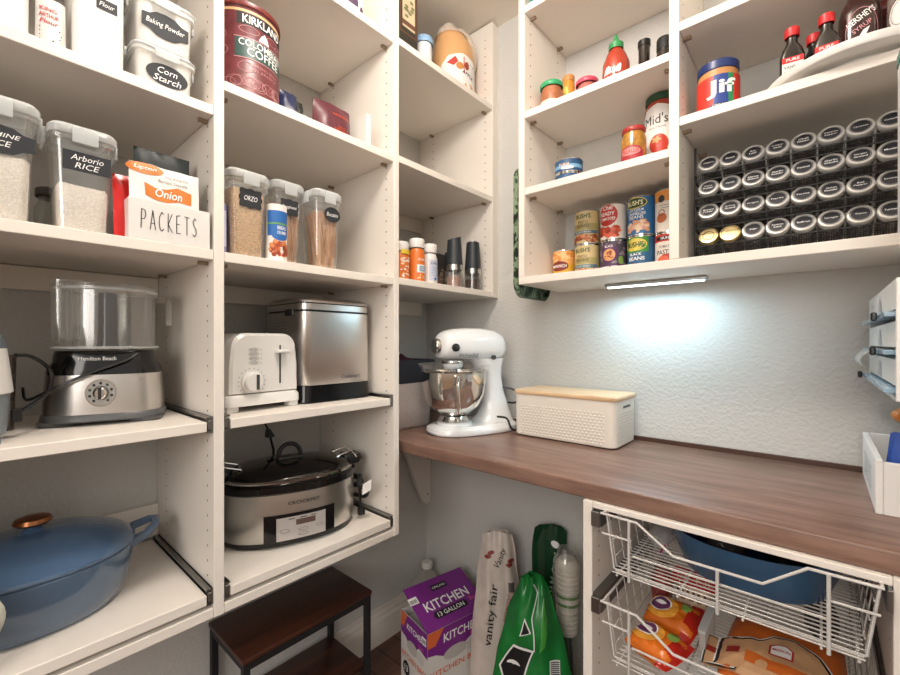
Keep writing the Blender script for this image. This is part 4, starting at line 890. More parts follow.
nt.links.new(w2.outputs['Fac'], ml.inputs[0]); nt.links.new(ml.outputs[0], ad.inputs[0]); nt.links.new(wv.outputs['Distance'], ad.inputs[1]); nt.links.new(ad.outputs[0], cr.inputs[0]); nt.links.new(cr.outputs[0], b_.inputs['Base Color'])
t = thing('serving_tray', 'green tropical leaf print tray hanging beside the wall shelving unit', 'tray', (-.7060, 1.212, 1.355), -Q)
def tr(w, h, y, cz=.205): return [(a, y, b+cz) for a, b, _ in rr(w, h, .045, 0, 0, 0, 8)]
MB().loft([tr(.19, .39, -.009), tr(.206, .406, -.006), tr(.21, .41, .008), tr(.206, .406, .010), tr(.195, .395, -.002)], LEAF).build('tray_body', t)
m = MB(); f = lambda u, v, h: Vector((u, -.0092-h, v)); ell(m, f, .02, .05, .03, .012, mat('leaf_pink', '#c9a594', .6)); ell(m, f, -.05, .23, .03, .014, mat('leaf_pink', '#c9a594', .6)); 
for k in range(8): ell(m, f, -.075+.02*k, .015+.012*(k % 3), .008, .004, mat('leaf_cream', '#b9bba5', .6), .0006+.0001*k, 8, rings=1)
m.build('leaf_motif', t)

# ================================================================ under the countertop, on the floor
t = thing('water_jug', 'clear gallon jug with a white cap in the corner behind the purple box', 'jug', (-1.268, 1.300, 0), .3)
MB().lathe([(0, .001), (.070, .001), (.074, .01), (.074, .16), (.066, .19), (.040, .225), (.020, .245), (.020, .258)], clear('jug_haze', '#e6e2dc', '#e8e4de', .3, .7, .2), n=36).build('body', t)
MB().lathe([(.022, .2575), (.023, .26), (.023, .278), (.020, .281), (0, .281)], WHITE, n=24).build('cap', t)
# bin bag box
KP = mat('bag_box_purple', '#7b2a86', .4); KO = mat('bag_box_orange', '#d9693a', .4); KW = mat('bag_box_white', '#d8d4cf', .5)
t = thing('bin_bag_box', 'purple and white carton of kitchen bin bags with its lid flap raised', 'box', (-1.036, 1.152, 0), math.radians(78))
L_, D_, H_ = .262, .172, .25
# local: x along world +y (long side), front (-Y) faces +x
def wall(x0, x1, y0, y1): return MB().box(x0, x1, y0, y1, 0, H_, KW)
fr = wall(-L_/2, L_/2, -D_/2, -D_/2+.002); f = flat((0, -D_/2-.0002, 0)); 
def side_art(mb, f, w):
    h = w/2
    poly(mb, f, [(-h, H_), (-h, H_-.075), (-h+.035, H_-.082), (-h*.2, H_-.118), (h*.4, H_-.075), (h, H_-.085), (h, H_)], KP, .0003)
    poly(mb, f, [(-h, H_), (-h, H_-.05), (-h+w*.12, H_-.05), (-h+w*.26, H_)], KO, .0006)
    text(mb, f, 'KITCHEN', w*.06, H_-.038, w*.62, .030 if w > .2 else .020, CHALK, .001, .012)
    text(mb, f, 'Bags', w*.28, H_-.066, w*.18, .014, mat('bag_box_pink', '#c95a9a', .4), .001, .012)
    text(mb, f, 'KITCHEN BAGS', 0, H_-.145, w*.92, .020, KO, .001, .012)
    ell(mb, f, -w*.05, H_-.10, w*.2, .022, mat('bag_grey', '#b9b5b0', .5), .0008); ell(mb, f, w*.25, H_-.105, w*.14, .018, mat('bag_grey2', '#cbc7c2', .5), .0009)
    rect(mb, f, w*.30, w*.46, H_-.045, H_-.02, CHALK, .0009); [rect(mb, f, w*.315+w*.017*k, w*.325+w*.017*k, H_-.042, H_-.026, INK, .0011) for k in range(8)]
    ell(mb, f, -w*.28, H_-.19, .022, .026, INK, .0008); text(mb, f, '13', -w*.28, H_-.19, .022, .022, CHALK, .0011, .01)
side_art(fr, f, L_); fr.build('front_panel', t)
lf = wall(-L_/2, -L_/2+.002, -D_/2+.0021, D_/2); side_art(lf, flat((-L_/2-.0002, 0, 0), (0, -1, 0)), D_); lf.build('side_panel', t)
wall(L_/2-.002, L_/2, -D_/2+.0021, D_/2).build('side_panel', t); wall(-L_/2+.0021, L_/2-.0021, D_/2-.002, D_/2).build('back_panel', t)
MB().box(-L_/2+.004, L_/2-.004, -D_/2+.004, D_/2-.004, .002, H_-.03, mat('folded_bags', '#e8e6e3', .6, bump=.8, bscale=30), .004, 1).build('folded_bags', t)
LM = Matrix.Translation((0, -D_/2, H_+.0008)) @ Matrix.Rotation(math.radians(24), 4, 'X')
ld = MB(LM).box(-L_/2, L_/2, 0, D_+.004, 0, .002, KP); f = flat((0, 0, .0021), (1, 0, 0), (0, 1, 0))
text(ld, f, 'KITCHEN', .002, .082, .19, .036, CHALK, .0006, .014); poly(ld, f, [(-.07, .030), (.062, .030), (.070, .042), (.062, .056), (-.07, .056), (-.078, .042)], INK, .0005); text(ld, f, '13 GALLON', -.004, .043, .115, .016, CHALK, .0008, .01)
text(ld, f, 'Bags', .105, .048, .045, .022, mat('bag_box_pink', '#c95a9a', .4), .0007, .012); rect(ld, f, -.032, .036, .128, .150, INK, .0005); text(ld, f, 'KIRKLAND', .002, .139, .056, .009, CHALK, .0008, .008)
rect(ld, f, -.135, -.10, .108, .135, CHALK, .0005); [rect(ld, f, -.131+.0035*k, -.129+.0035*k, .112, .126, INK, .0007) for k in range(8)]
ld.build('lid_flap', t)

def floorbag(name, label, x, y, w, d, h, m_, rz, pr, top, seed, crk=.012, lean=0.0, nu=30, nv=44):
    return bag(label, 'bag', name, x, y, .001, w, d, h, m_, rz=rz, pr=pr, top=top, seed=seed, crk=crk, lean=lean, pname='bag_body', nu=nu, nv=nv)
NAPK = mat('napkin_wrap', '#cfc3ba', .32, bump=.5, bscale=26, vary=.10, vscale=22)
def pv(m, f):
    text(m, f, 'vanity fair', -.02, .29, .20, .035, INK, .002, .0, .2, rot=math.radians(84)); text(m, f, 'entertain', .03, .32, .10, .014, mat('napkin_red', '#8f3a36', .5), .002, 0, .3, rot=math.radians(80))
    text(m, f, 'Vanity', .010, .475, .065, .028, INK, .002, 0, .3, rot=math.radians(70))
    for a, b in ((-.025, .49), (-.035, .478), (.045, .468), (.04, .455)): ell(m, f, a, b, .012, .007, mat('napkin_red', '#8f3a36', .5), .0025, 10)
    rect(m, f, .035, .055, .37, .40, mat('grey_ink', '#6f6b68', .6), .002, 4); 
floorbag('napkin_pack', 'cream plastic pack of paper napkins standing behind the purple box', -.845, 1.215, .190, .10, .555, NAPK, math.radians(36), pv, .55, 12, .020, lean=.05)
GRN = mat('green_film', '#1f7a38', .25, bump=.5, bscale=20, vary=.35, vscale=9); DGRN = mat('dark_green_film', '#123d24', .25, bump=.5, bscale=20)
def pg(m, f0):
    f = lambda u, v, h: f0(u, v+.17, h)
    poly(m, f, [(-.085, .02), (-.03, .05), (.005, .15), (-.055, .16), (-.10, .08)], CHALK, .002); poly(m, f, [(-.082, .026), (-.033, .055), (-.002, .144), (-.055, .152), (-.094, .082)], INK, .003); ell(m, f, -.055, .095, .02, .012, CHALK, .004, shape=lambda t: 1 if math.sin(t) > -.1 else .25)
    poly(m, f, [(-.040, .19), (-.005, .20), (-.020, .245)], CHALK, .002); poly(m, f, [(-.035, .195), (-.010, .202), (-.021, .236)], INK, .003)
    poly(m, f, [(.02, .15), (.03, .30), (.045, .24), (.035, .17)], mat('bright_green', '#4aa043', .3), .002)
    ring(m, f, .055, .03, .014, .014, .0022, CHALK, .003, 3); rect(m, f, .05, .08, .07, .125, CHALK, .002, 4)
    for k in range(9): rect(m, f, .053, .078, .074+.0055*k, .077+.0055*k, INK, .003, 2)
    for c_ in ([(-.095, -.16), (-.07, -.05), (-.06, .02)], [(.005, .15), (.0, .24), (.012, .30), (.0, .33)]):
        for (a0, b0), (a1, b1) in zip(c_, c_[1:]):
            for k in range(6):
                p0 = (a0+(a1-a0)*k/6, b0+(b1-b0)*k/6); p1 = (a0+(a1-a0)*(k+1)/6, b0+(b1-b0)*(k+1)/6)
                m.add([f(p0[0]-.0016, p0[1], .004), f(p0[0]+.0016, p0[1], .004), f(p1[0]+.0016, p1[1], .004), f(p1[0]-.0016, p1[1], .004)], [(0, 1, 2, 3)], CHALK)
floorbag('green_party_bag', 'bright green plastic bag with a black and white emblem, left of the foam cups', -.655, 1.125, .270, .11, .52, GRN, math.radians(30), pg, .26, 21, .032)
def pd(m, f):
    text(m, f, 'FOAM CUPS', .01, .42, .17, .022, mat('pale_green_ink', '#b9cdb8', .5), .002, .01, 0, rot=math.radians(78)); ell(m, f, .02, .53, .014, .012, CHALK, .002)
floorbag('green_cup_sleeve', 'dark green plastic sleeve folded over at the top, behind the foam cups', -.700, 1.325, .150, .05, .59, DGRN, math.radians(27), pd, .72, 33, .012, lean=.01)
t = thing('foam_cup_pack', 'clear plastic sleeve of stacked white foam cups with green bands', 'cup pack', (-.612, 1.270, .0015), math.radians(26))
FO = mat('foam_white', '#e9e2d8', .7)
cu = MB(); z = .29; cu.lathe([(0, z), (.026, z)], FO, n=28)
prof = []
for k in range(14): prof += [(.030+.0012*(k % 2)+.006*k/14, z+k*.0155), (.0335+.006*k/14, z+k*.0155+.013)]
prof += [(.037, z+.222), (.026, z+.235), (0, z+.238)]
cu.lathe(prof, FO, n=30); cu.build('stacked_cups', t)
for a in (.10, .125): MB().lathe([(.0385, z+a-.004), (.0385, z+a+.004)], mat('cup_green', '#5c8f4a', .5), n=30).build('printed_band', t)
def SL_(a, b):
    th = 2*PI*a; zz = b*.56; r = (.046 if zz > .27 else .046-.022*(.27-zz)/.27)*(1 if zz < .52 else max(.12, 1-(zz-.52)*12)); r += .005*noise.noise(Vector((math.cos(th)*2, math.sin(th)*2, zz*16))); return Vector((r*math.cos(th), r*.9*math.sin(th), zz))
MB().grid(SL_, 32, 50, CLEAR).build('plastic_sleeve', t)
t = thing('clear_bag_bundle', 'crumpled clear plastic bag with green print under the foam cups', 'bag', (-.470, 1.10, .0015), math.radians(20))
MB().grid(lambda a, b: Vector(((.065+.012*noise.noise(Vector((a*6, b*5, 1))))*math.cos(2*PI*a)*math.sin(PI*(.04+.96*b))**.5*(1-.4*b), .05*math.sin(2*PI*a)*math.sin(PI*(.04+.96*b))**.5*(1-.4*b)+.01*noise.noise(Vector((a*9, b*7, 4))), .30*b)), 30, 30, mat('dark_green_film', '#123d24', .25)).build('bag_body', t)
# ================================================================ wall shelving contents (fronts face -Y)
def lines(m, f, rows, col, w=.02, off=.001):
    for v, ww in rows: rect(m, f, -ww/2, ww/2, v, v+.0014, col, off, 4)
def can(name, label, x, y, z, r, h, deco, base, group=None, rot=0, parts=True):
    t = thing(name, label, 'can', (x, y, z), rot, group)
    c = MB().lathe([(r, .004), (r, h-.004)], base, n=40); f = cyl(r); deco(c, f, h); c.build('label_sleeve', t)
    MB().lathe([(0, .003), (r-.003, .003), (r-.001, 0), (r+.0006, .001), (r+.0006, .0038)], CHROME, n=40).build('bottom_rim', t)
    MB().lathe([(r+.0006, h-.0038), (r+.0006, h-.001), (r-.001, h), (r-.003, h-.003), (0, h-.003)], CHROME, n=40).build('top_rim', t); return t
def C(n, c, r=.45): return mat(n, c, r)
BEAN = [C('bean_a', '#b5663c', .5), C('bean_b', '#d19066', .5), C('bean_c', '#8d4426', .5)]
BTAN = C('can_tan', '#cdb987'); BGRN = C('can_dark_green', '#23472a')
def bush_tan(c, f, h):
    rect(c, f, -.05, .05, h*.42, h*.60, C('can_sage', '#a9a06a'), .0004, 16)
    text(c, f, "BUSH'S", 0, h*.82, .046, .014, BGRN, .0010, .02); text(c, f, 'PINTO', .0, h*.64, .03, .009, C('can_brown', '#6b4a2c'), .001, .01); text(c, f, 'BEANS', 0, h*.53, .04, .010, C('can_brown', '#6b4a2c'), .001, .012)
    rect(c, f, -.05, .05, h*.30, h*.40, C('can_bluegrey', '#5c7a86'), .0006, 16); text(c, f, 'NO SALT ADDED', 0, h*.35, .05, .005, CHALK, .001)
    blobs(c, f, -.055, .055, h*.04, h*.30, BEAN, 70, .007, .0006, 3)
def manw(c, f, h):
    rect(c, f, -.055, .055, h*.55, h*.96, C('can_pale_orange', '#e5a45c'), .0003, 16); blobs(c, f, -.05, .05, h*.56, h*.95, [C('pasta_peach', '#f0c188'), C('pasta_or', '#dd8a45')], 50, .007, .0004, 6)
    ell(c, f, 0, h*.47, .030, .016, C('can_maroon', '#7d2a22'), .0009); text(c, f, 'MANWICH', 0, h*.47, .048, .010, CHALK, .0014, .012); lines(c, f, [(h*.2, .04), (h*.14, .03)], C('can_red', '#b8322a'))
def chili(c, f, h):
    ell(c, f, -.006, h*.68, .031, .032, C('can_red', '#b8322a'), .0004); text(c, f, 'Chili', -.004, h*.88, .03, .012, CHALK, .0009, .015, .2); text(c, f, 'READY', -.006, h*.72, .044, .011, CHALK, .0009, .015); text(c, f, 'TOMATOES', -.006, h*.58, .046, .009, CHALK, .0009, .012)
    blobs(c, f, -.045, .036, h*.06, h*.42, [C('tomato_a', '#c03f2a'), C('tomato_b', '#d8654a'), C('tomato_c', '#93281c')], 60, .009, .0006, 12)
def purple(c, f, h):
    for k in range(26): ell(c, f, random.Random(k).uniform(-.05, .05), random.Random(k+9).uniform(h*.3, h*.93), .006, .004, C('can_plum_light', '#8b7a8c'), .0003, 10, rings=1)
    ell(c, f, 0, h*.62, .026, .028, C('can_violet', '#5a2a5c'), .0006); ell(c, f, 0, h*.58, .018, .018, C('bean_pale', '#d8a26c'), .0009); blobs(c, f, -.015, .015, h*.45, h*.70, BEAN, 14, .005, .001, 2); text(c, f, 'BLACK', 0, h*.82, .024, .007, CHALK, .0012, .01)
    rect(c, f, -.05, .05, .006, h*.30, C('can_violet', '#5a2a5c'), .0005, 16); text(c, f, 'DARK RED', 0, h*.23, .05, .008, CHALK, .001, .012); text(c, f, 'BEANS', 0, h*.12, .04, .008, CHALK, .001, .012); ell(c, f, .034, h*.42, .008, .012, C('can_leaf', '#7fa04a'), .001)
def bluecan(c, f, h):
    ell(c, f, -.008, h*.82, .034, .016, C('can_yellow', '#d9c25a'), .0006); ell(c, f, -.008, h*.82, .031, .0135, BGRN, .0009); text(c, f, "BUSH'S", -.008, h*.82, .046, .014, C('can_cream', '#efe6b8'), .0013, .02)
    text(c, f, 'LOW SODIUM', -.006, h*.64, .044, .007, CHALK, .0008, .01); text(c, f, 'CANNELLINI', -.004, h*.55, .05, .009, CHALK, .0008, .012); text(c, f, 'BEANS', -.004, h*.46, .04, .009, CHALK, .0008, .012)
    blobs(c, f, -.040, .036, h*.06, h*.40, [C('bean_pink', '#d9a08a'), C('bean_pale', '#d8a26c'), C('bean_cream', '#ecd2b8')], 60, .008, .0006, 7)
def greencan(c, f, h):
    rect(c, f, -.045, .030, h*.55, h*.97, C('can_green', '#3d8a3a'), .0003, 16); ell(c, f, -.008, h*.76, .034, .018, C('can_yellow', '#d9c25a'), .0006); text(c, f, "BUSH'S", -.008, h*.76, .050, .016, BGRN, .0012, .02)
    text(c, f, 'BLACK', -.006, h*.50, .034, .008, CHALK, .0008, .01); text(c, f, 'BEANS', -.004, h*.38, .046, .010, CHALK, .0008, .014); blobs(c, f, -.036, .034, h*.04, h*.26, [C('bean_dark', '#4a2622'), C('bean_c', '#8d4426')], 40, .008, .0006, 5)
def paste(c, f, h):
    rect(c, f, -.05, .05, h*.76, h*.97, C('can_red', '#b8322a'), .0004, 16); rect(c, f, -.03, .03, h*.80, h*.90, INK, .0008, 8); text(c, f, 'HUNTS', 0, h*.85, .03, .007, CHALK, .0012, .012)
    text(c, f, 'TOMATO', -.004, h*.62, .036, .008, C('can_grey_ink', '#6b6a6c'), .0008, .008); text(c, f, 'PASTE', -.008, h*.47, .038, .013, C('can_charcoal', '#37383c'), .0008, .015)
    ell(c, f, .004, h*.24, .028, .018, C('tomato_a', '#c03f2a'), .0008); ell(c, f, -.010, h*.28, .014, .009, C('tomato_b', '#d8654a'), .0010); rect(c, f, -.05, .05, .005, h*.10, C('tomato_a', '#c03f2a'), .0006, 12)
def soup(c, f, h):
    rect(c, f, -.05, .05, h*.72, h*.97, C('can_orange', '#d98f3c'), .0004, 16); ell(c, f, -.014, h*.78, .009, .010, C('can_charcoal', '#37383c'), .0009); ell(c, f, -.014, h*.34, .014, .013, BEAN[0], .0008); ring(c, f, -.014, h*.46, .009, .009, .002, BEAN[2], .0009, 16); lines(c, f, [(h*.62, .04), (h*.56, .03)], C('can_grey_ink', '#6b6a6c'))
CB = 1.4153; R_ = .037
G1 = 'cans on the bottom shelf'
can('food_can', 'yellow and orange can, leftmost on the bottom shelf of the wall unit', -.632, 1.288, CB, .036, .098, manw, C('can_yellow2', '#e0a932'), G1)
can('food_can', 'tan can of beans on the shelf, under an identical tan can', -.5545, 1.288, CB, R_, .1045, bush_tan, BTAN, G1)
can('food_can', 'tan can of beans stacked on top of an identical tan can', -.5545, 1.288, CB+.105, R_, .1045, bush_tan, BTAN, G1, rot=.06)
can('food_can', 'purple can of beans on the shelf beneath the red and white can', -.4718, 1.288, CB, R_, .1045, purple, C('can_plum', '#4a4250'), G1)
can('food_can', 'white can with a red tomato label stacked on the purple can', -.4718, 1.288, CB+.105, R_, .1075, chili, C('can_white', '#e3dcd2'), G1)
can('food_can', 'blue can with a green band and yellow oval on the bottom shelf', -.3913, 1.288, CB, R_, .1045, greencan, C('can_blue_deep', '#2b5d86'), G1)
can('food_can', 'blue can of pale beans stacked on the blue and green can', -.3913, 1.288, CB+.105, R_, .1125, bluecan, C('can_blue', '#2f6fa6'), G1)
can('food_can', 'small red and white can of tomato paste at the right end of the bottom shelf', -.3175, 1.280, CB, .034, .100, paste, C('can_white', '#e3dcd2'), G1, rot=.12)
can('food_can', 'white can with an orange band stacked on the tomato paste can', -.3175, 1.280, CB+.1005, .034, .118, soup, C('can_white', '#e3dcd2'), G1, rot=.12)
SM = 1.6823
def tuna(c, f, h):
    rect(c, f, -.06, .06, h*.30, h*.55, C('tuna_sky', '#7db0d2'), .0004, 16); text(c, f, 'TUNA', 0, h*.52, .034, .011, C('tuna_pink', '#e8b9a0'), .0009, .02); ell(c, f, .01, h*.30, .02, .005, C('tuna_pale', '#d8dfe6'), .0007)
for k in range(2): can('tuna_can', ['flat blue can under another flat blue can on the middle shelf', 'flat blue can stacked on top of the other flat blue can on the middle shelf'][k], -.581, 1.215, SM+k*.0425, .041, .042, tuna, C('tuna_blue', '#2c5680'), 'flat blue cans on the middle shelf', rot=.1*k)
def jar(name, label, x, y, z, r, h, body, lidm, lid_h, deco=None, lr=None, fill=None, n=36, cat='jar', neck=.88, group=None):
    t = thing(name, label, cat, (x, y, z), 0, group); lr = lr or r*.95; hb = h-lid_h
    c = MB().lathe([(0, 0), (r*.95, 0), (r, .005), (r, hb-.016), (r*neck, hb-.004), (r*neck, hb)], body, n=n); c.build('body', t)
    if fill: MB().lathe([(0, .003), (r-.003, .003), (r-.003, hb-.018), (0, hb-.016)], fill, n=24).build('contents', t)
    MB().lathe([(lr*.96, hb+.0002), (lr, hb+.002), (lr, h-.003), (lr*.93, h), (0, h)], lidm, n=n).build('lid', t)
    if deco: m = MB(); deco(m, cyl(r), hb); m.build('label', t)
    return t
def amber(m, f, h):
    rect(m, f, -.035, .035, h*.10, h*.40, C('label_crimson', '#a92e36'), .0005, 14); ell(m, f, 0, h*.40, .030, .012, C('label_crimson', '#a92e36'), .0007); ell(m, f, 0, h*.36, .026, .010, C('label_rose', '#d98a86'), .001); text(m, f, 'DELALLO', 0, h*.36, .042, .009, C('label_crimson', '#a92e36'), .0014, .012)
jar('pepper_jar', 'glass jar of yellow-orange peppers with a red lid', -.3735, 1.165, SM, .031, .098, mat('amber_contents', '#b8812e', .2, vary=.4, vscale=60, coat=.5), mat('red_lid', '#a5302c', .35), .014, amber)
def mids(m, f, h):
    pts = [(-.048, .006), (.048, .006), (.048, h*.78), (.034, h*.89), (0, h*.94), (-.034, h*.89), (-.048, h*.78)]
    poly(m, f, pts, WHITEP, .0006); text(m, f, "Mid's", -.004, h*.72, .062, .026, INK, .0012, .0); text(m, f, 'TRUE ITALIAN', 0, h*.60, .044, .005, C('can_grey_ink', '#6b6a6c'), .0012)
    ell(m, f, .004, h*.36, .024, .026, mat('tomato_red', '#c63b28', .35), .0012); ell(m, f, -.002, h*.42, .010, .008, mat('tomato_star', '#c9a065', .5), .0018, shape=lambda t: 1+.3*math.cos(5*t)); ell(m, f, -.032, h*.20, .006, .008, C('can_leaf', '#7fa04a'), .0012); lines(m, f, [(h*.10, .05)], C('can_grey_ink', '#6b6a6c'))
jar('sauce_jar', 'tall tomato sauce jar with a green lid and a white label showing a tomato', -.3318, 1.265, SM, .0425, .208, mat('tomato_sauce', '#a8402a', .2, coat=.5), mat('green_lid', '#1f4a30', .3), .020, mids)
SU = 1.9133
def glab(m, f, h): rect(m, f, -.03, .03, h*.1, h*.5, C('label_cream2', '#e6d8c0'), .0005, 12); text(m, f, 'PESTO', 0, h*.3, .03, .01, C('can_red', '#b8322a'), .001, .01)
jar('sauce_jar', 'small jar with a bright green lid at the left of the upper shelf', -.631, 1.20, SU, .034, .104, mat('pesto_rust', '#a86a48', .3, vary=.3, vscale=50), mat('bright_green_lid', '#35a068', .4), .016, glab, lr=.035)
t = jar('spice_shaker', 'slim orange spice bottle behind the green-lidded jar', -.607, 1.268, SU, .020, .150, mat('spice_orange2', '#d98a2c', .35), mat('amber_cap', '#c98a4c', .4), .018, lambda m, f, h: (rect(m, f, -.02, .02, h*.30, h*.42, C('can_brown2', '#7a4326'), .0005, 8), ell(m, f, 0, h*.7, .008, .02, C('can_yellow', '#d9c25a'), .0006)), cat='bottle')
jar('sauce_jar', 'jar with a pink lid just showing above the upper shelf edge', -.534, 1.24, SU, .030, .094, mat('jar_rose', '#b86a62', .3), mat('pink_lid', '#d8506a', .35), .014, None, lr=.033)
t = thing('chili_sauce_bottle', 'red chili sauce bottle with a green nozzle cap', 'bottle', (-.427, 1.185, SU), 0)
SR = mat('chili_red', '#a8371f', .2, coat=.5)
c = MB().lathe([(0, 0), (.033, 0), (.035, .004), (.036, .045), (.035, .070), (.026, .095), (.019, .106), (.017, .110)], SR, n=36).build('body', t)
m = MB(); f = cyl(.0362); 
for k in range(9): poly(m, f, [(-.022+.005*k, .030), (-.018+.005*k, .045+.010*math.sin(k)), (-.014+.005*k, .050), (-.016+.005*k, .035)], CHALK, .0006)
text(m, f, 'SRIRACHA', 0, .022, .05, .008, CHALK, .0008, .01); m.build('lettering', t)
MB().lathe([(.0195, .1105), (.0195, .126), (.013, .128), (.009, .134), (.006, .142), (.0035, .153), (0, .154)], mat('nozzle_green', '#2f8a4f', .4), n=24).build('nozzle_cap', t)
t = thing('sauce_bottle', 'slim black bottle neck standing behind the chili sauce', 'bottle', (-.380, 1.275, SU), 0)
MB().lathe([(0, 0), (.027, 0), (.028, .06), (.018, .09), (.0155, .10), (.0155, .145)], mat('dark_bottle', '#231c18', .12, coat=.5), n=28).build('body', t); MB().lathe([(.017, .1452), (.017, .161), (.014, .163), (0, .163)], BLACK, n=24).build('cap', t)
jar('sauce_bottle', 'dark bottle with a ribbed black cap beside the center divider', -.325, 1.270, SU, .022, .140, mat('dark_bottle', '#231c18', .12), BLACKM, .034, None, lr=.0205, cat='bottle')
o = MB().box(-.028, .028, -.04, .04, 0, .09, mat('navy_box', '#1c2336', .3), .002, 1).box(-.0275, -.012, -.0412, -.0402, .0, .09, mat('teal_tab', '#2f7d78', .4)).build('carton', None, (-.632, 1.16, 2.2322), 0); tag(o, 'dark navy and teal carton on the top shelf of the left bay', 'box')
# right bay
SJ = 1.7493
def jif(m, f, h):
    for u0, u1, c_ in ((-.062, -.012, '#d0392e'), (-.012, .018, '#26418c'), (.018, .030, '#2f8a55'), (.030, .062, '#d0392e')): rect(m, f, u0, u1, .004, h*.84, C('jif'+c_[1:], c_), .0004, 10)
    text(m, f, 'Jif', .004, h*.52, .060, .042, CHALK, .0012, .03); rect(m, f, -.018, .026, h*.10, h*.19, C('label_navy2', '#2b3560'), .0009, 8); text(m, f, 'CREAMY', .004, h*.145, .036, .005, CHALK, .0013)
jar('peanut_butter_jar', 'peanut butter jar with a dark blue lid and red, blue and green label', -.186, 1.185, SJ, .044, .124, mat('peanut_butter', '#c08a55', .4), mat('blue_lid', '#22356c', .35), .022, jif, lr=.043, neck=.93).rotation_euler.z = .22
TX, TY = .052, 1.226
t = thing('turntable', 'white round turntable overhanging the shelf edge with bottles on it', 'turntable', (TX, TY, SJ), 0)
MB().lathe([(0, 0), (.10, 0), (.105, .002), (.105, .009), (0, .009)], WHITE, n=48).build('base', t)
MB().lathe([(0, .0095), (.142, .0095), (.150, .012), (.1525, .016), (.1525, .027), (.1505, .028), (.148, .026), (.1475, .0155), (0, .0155)], WHITE, n=72).build('tray', t)
TZ = SJ+.0157
def extract(label, x, y, rot, red):
    t = thing('extract_bottle', label, 'bottle', (x, y, TZ), rot, 'small red-capped extract bottles on the turntable')
    DB = mat('extract_brown', '#1d1512', .15, coat=.6)
    MB().loft([rr(.040, .024, .007, 0), rr(.042, .026, .008, .004), rr(.042, .026, .008, .058), rr(.034, .022, .008, .074), rr(.021, .019, .009, .086), rr(.019, .019, .009, .100)], DB).build('body', t)
    MB().lathe([(.0125, .1002), (.013, .102), (.013, .118), (.011, .120), (0, .120)], mat('cap_red', '#cf2a2c', .4), n=24).build('cap', t)
    m = MB(); f = flat((0, -.0132, 0)); rect(m, f, -.018, .018, .006, .052, WHITEP, .0004); rect(m, f, -.018, .018, .042, .054, mat('cap_red', '#cf2a2c', .4), .0007)
    text(m, f, 'PURE', 0, .048, .022, .006, CHALK, .0011, .01); text(m, f, 'VANILLA', 0, .033, .030, .006, red, .0009, .01); text(m, f, 'EXTRACT', 0, .024, .028, .004, C('can_grey_ink', '#6b6a6c'), .0009); m.build('label', t)
extract('red-capped extract bottle standing alone at the left of the turntable', -.047, 1.160, .15, INK)
extract('red-capped extract bottle, middle of the three, half hidden behind its neighbour', -.012, 1.215, .35, C('can_red', '#b8322a'))
extract('red-capped extract bottle with a white label beside the brown syrup bottle', .008, 1.158, .0, C('can_red', '#b8322a'))
t = thing('syrup_bottle', 'large dark brown chocolate syrup bottle on the turntable', 'bottle', (.058, 1.195, TZ), .1)
HB = mat('syrup_brown', '#3a201d', .22, coat=.5)
MB().loft([sup(.030, .024, 2.5, 0), sup(.032, .026, 2.5, .006), sup(.032, .026, 2.5, .112), sup(.029, .024, 2.5, .128), sup(.020, .018, 2.5, .145), sup(.017, .015, 2.5, .158), sup(.012, .012, 2.2, .164)], HB).build('body', t)
MB().lathe([(.013, .1642), (.013, .178), (.005, .184), (0, .185)], HB, n=20).build('cap', t)
m = MB(); f = lambda u, v, h: Vector((.0325*math.sin(u/.034), -(.0268+h)*math.cos(u/.034)**.7, v)); text(m, f, "HERSHEY'S", -.002, .098, .050, .013, CHALK, .0012, .014, 0, .5); text(m, f, 'SYRUP', 0, .078, .034, .009, mat('syrup_pink', '#c98a92', .5), .0012, .01, 0, .5)
poly(m, f, [(-.012, .045), (.004, .055), (.012, .075), (.002, .070), (-.004, .060)], CHALK, .0010); poly(m, f, [(.004, .043), (.02, .051), (.012, .057)], CHALK, .0010); ring(m, f, 0, .07, .028, .046, .0012, mat('syrup_pink', '#c98a92', .5), .0008, 30); m.build('label', t)
jar('spice_bottle', 'dark red bottle behind the chocolate syrup on the turntable', .100, 1.290, TZ, .026, .17, mat('dark_red_glass', '#5a2420', .2, vary=.4, vscale=40), mat('dark_red_cap', '#7a2f2a', .4), .02, None, cat='bottle')
t = thing('glass_jar', 'ribbed glass jar with a round white label at the right edge of the turntable', 'jar', (.135, 1.185, TZ), 0)
MB().loft([[((.036+.003*(j % 2))*math.cos(2*PI*j/40), (.036+.003*(j % 2))*math.sin(2*PI*j/40), z) for j in range(40)] for z in (0, .03, .06, .09, .12)], mat('ribbed_glass', '#6b5d55', .12, vary=.5, vscale=50, coat=.7), True, True).build('body', t)
MB().lathe([(.034, .1203), (.036, .122), (.036, .140), (0, .140)], STEEL).build('lid', t)
m = MB(); f = cyl(.0395, 0, -.5); ell(m, f, 0, .072, .026, .028, WHITEP, .0006); ring(m, f, 0, .072, .022, .024, .001, C('can_grey_ink', '#6b6a6c'), .001); ell(m, f, .004, .072, .010, .010, mat('label_peach', '#d9a27a', .5), .0012); m.build('label', t)
jar('small_tin', 'low gold-rimmed tin on the shelf behind the left end of the turntable', -.093, 1.335, SJ, .032, .045, mat('tin_gold', '#c9b58a', .3, .6), mat('tin_gold', '#c9b58a', .3, .6), .012, None)
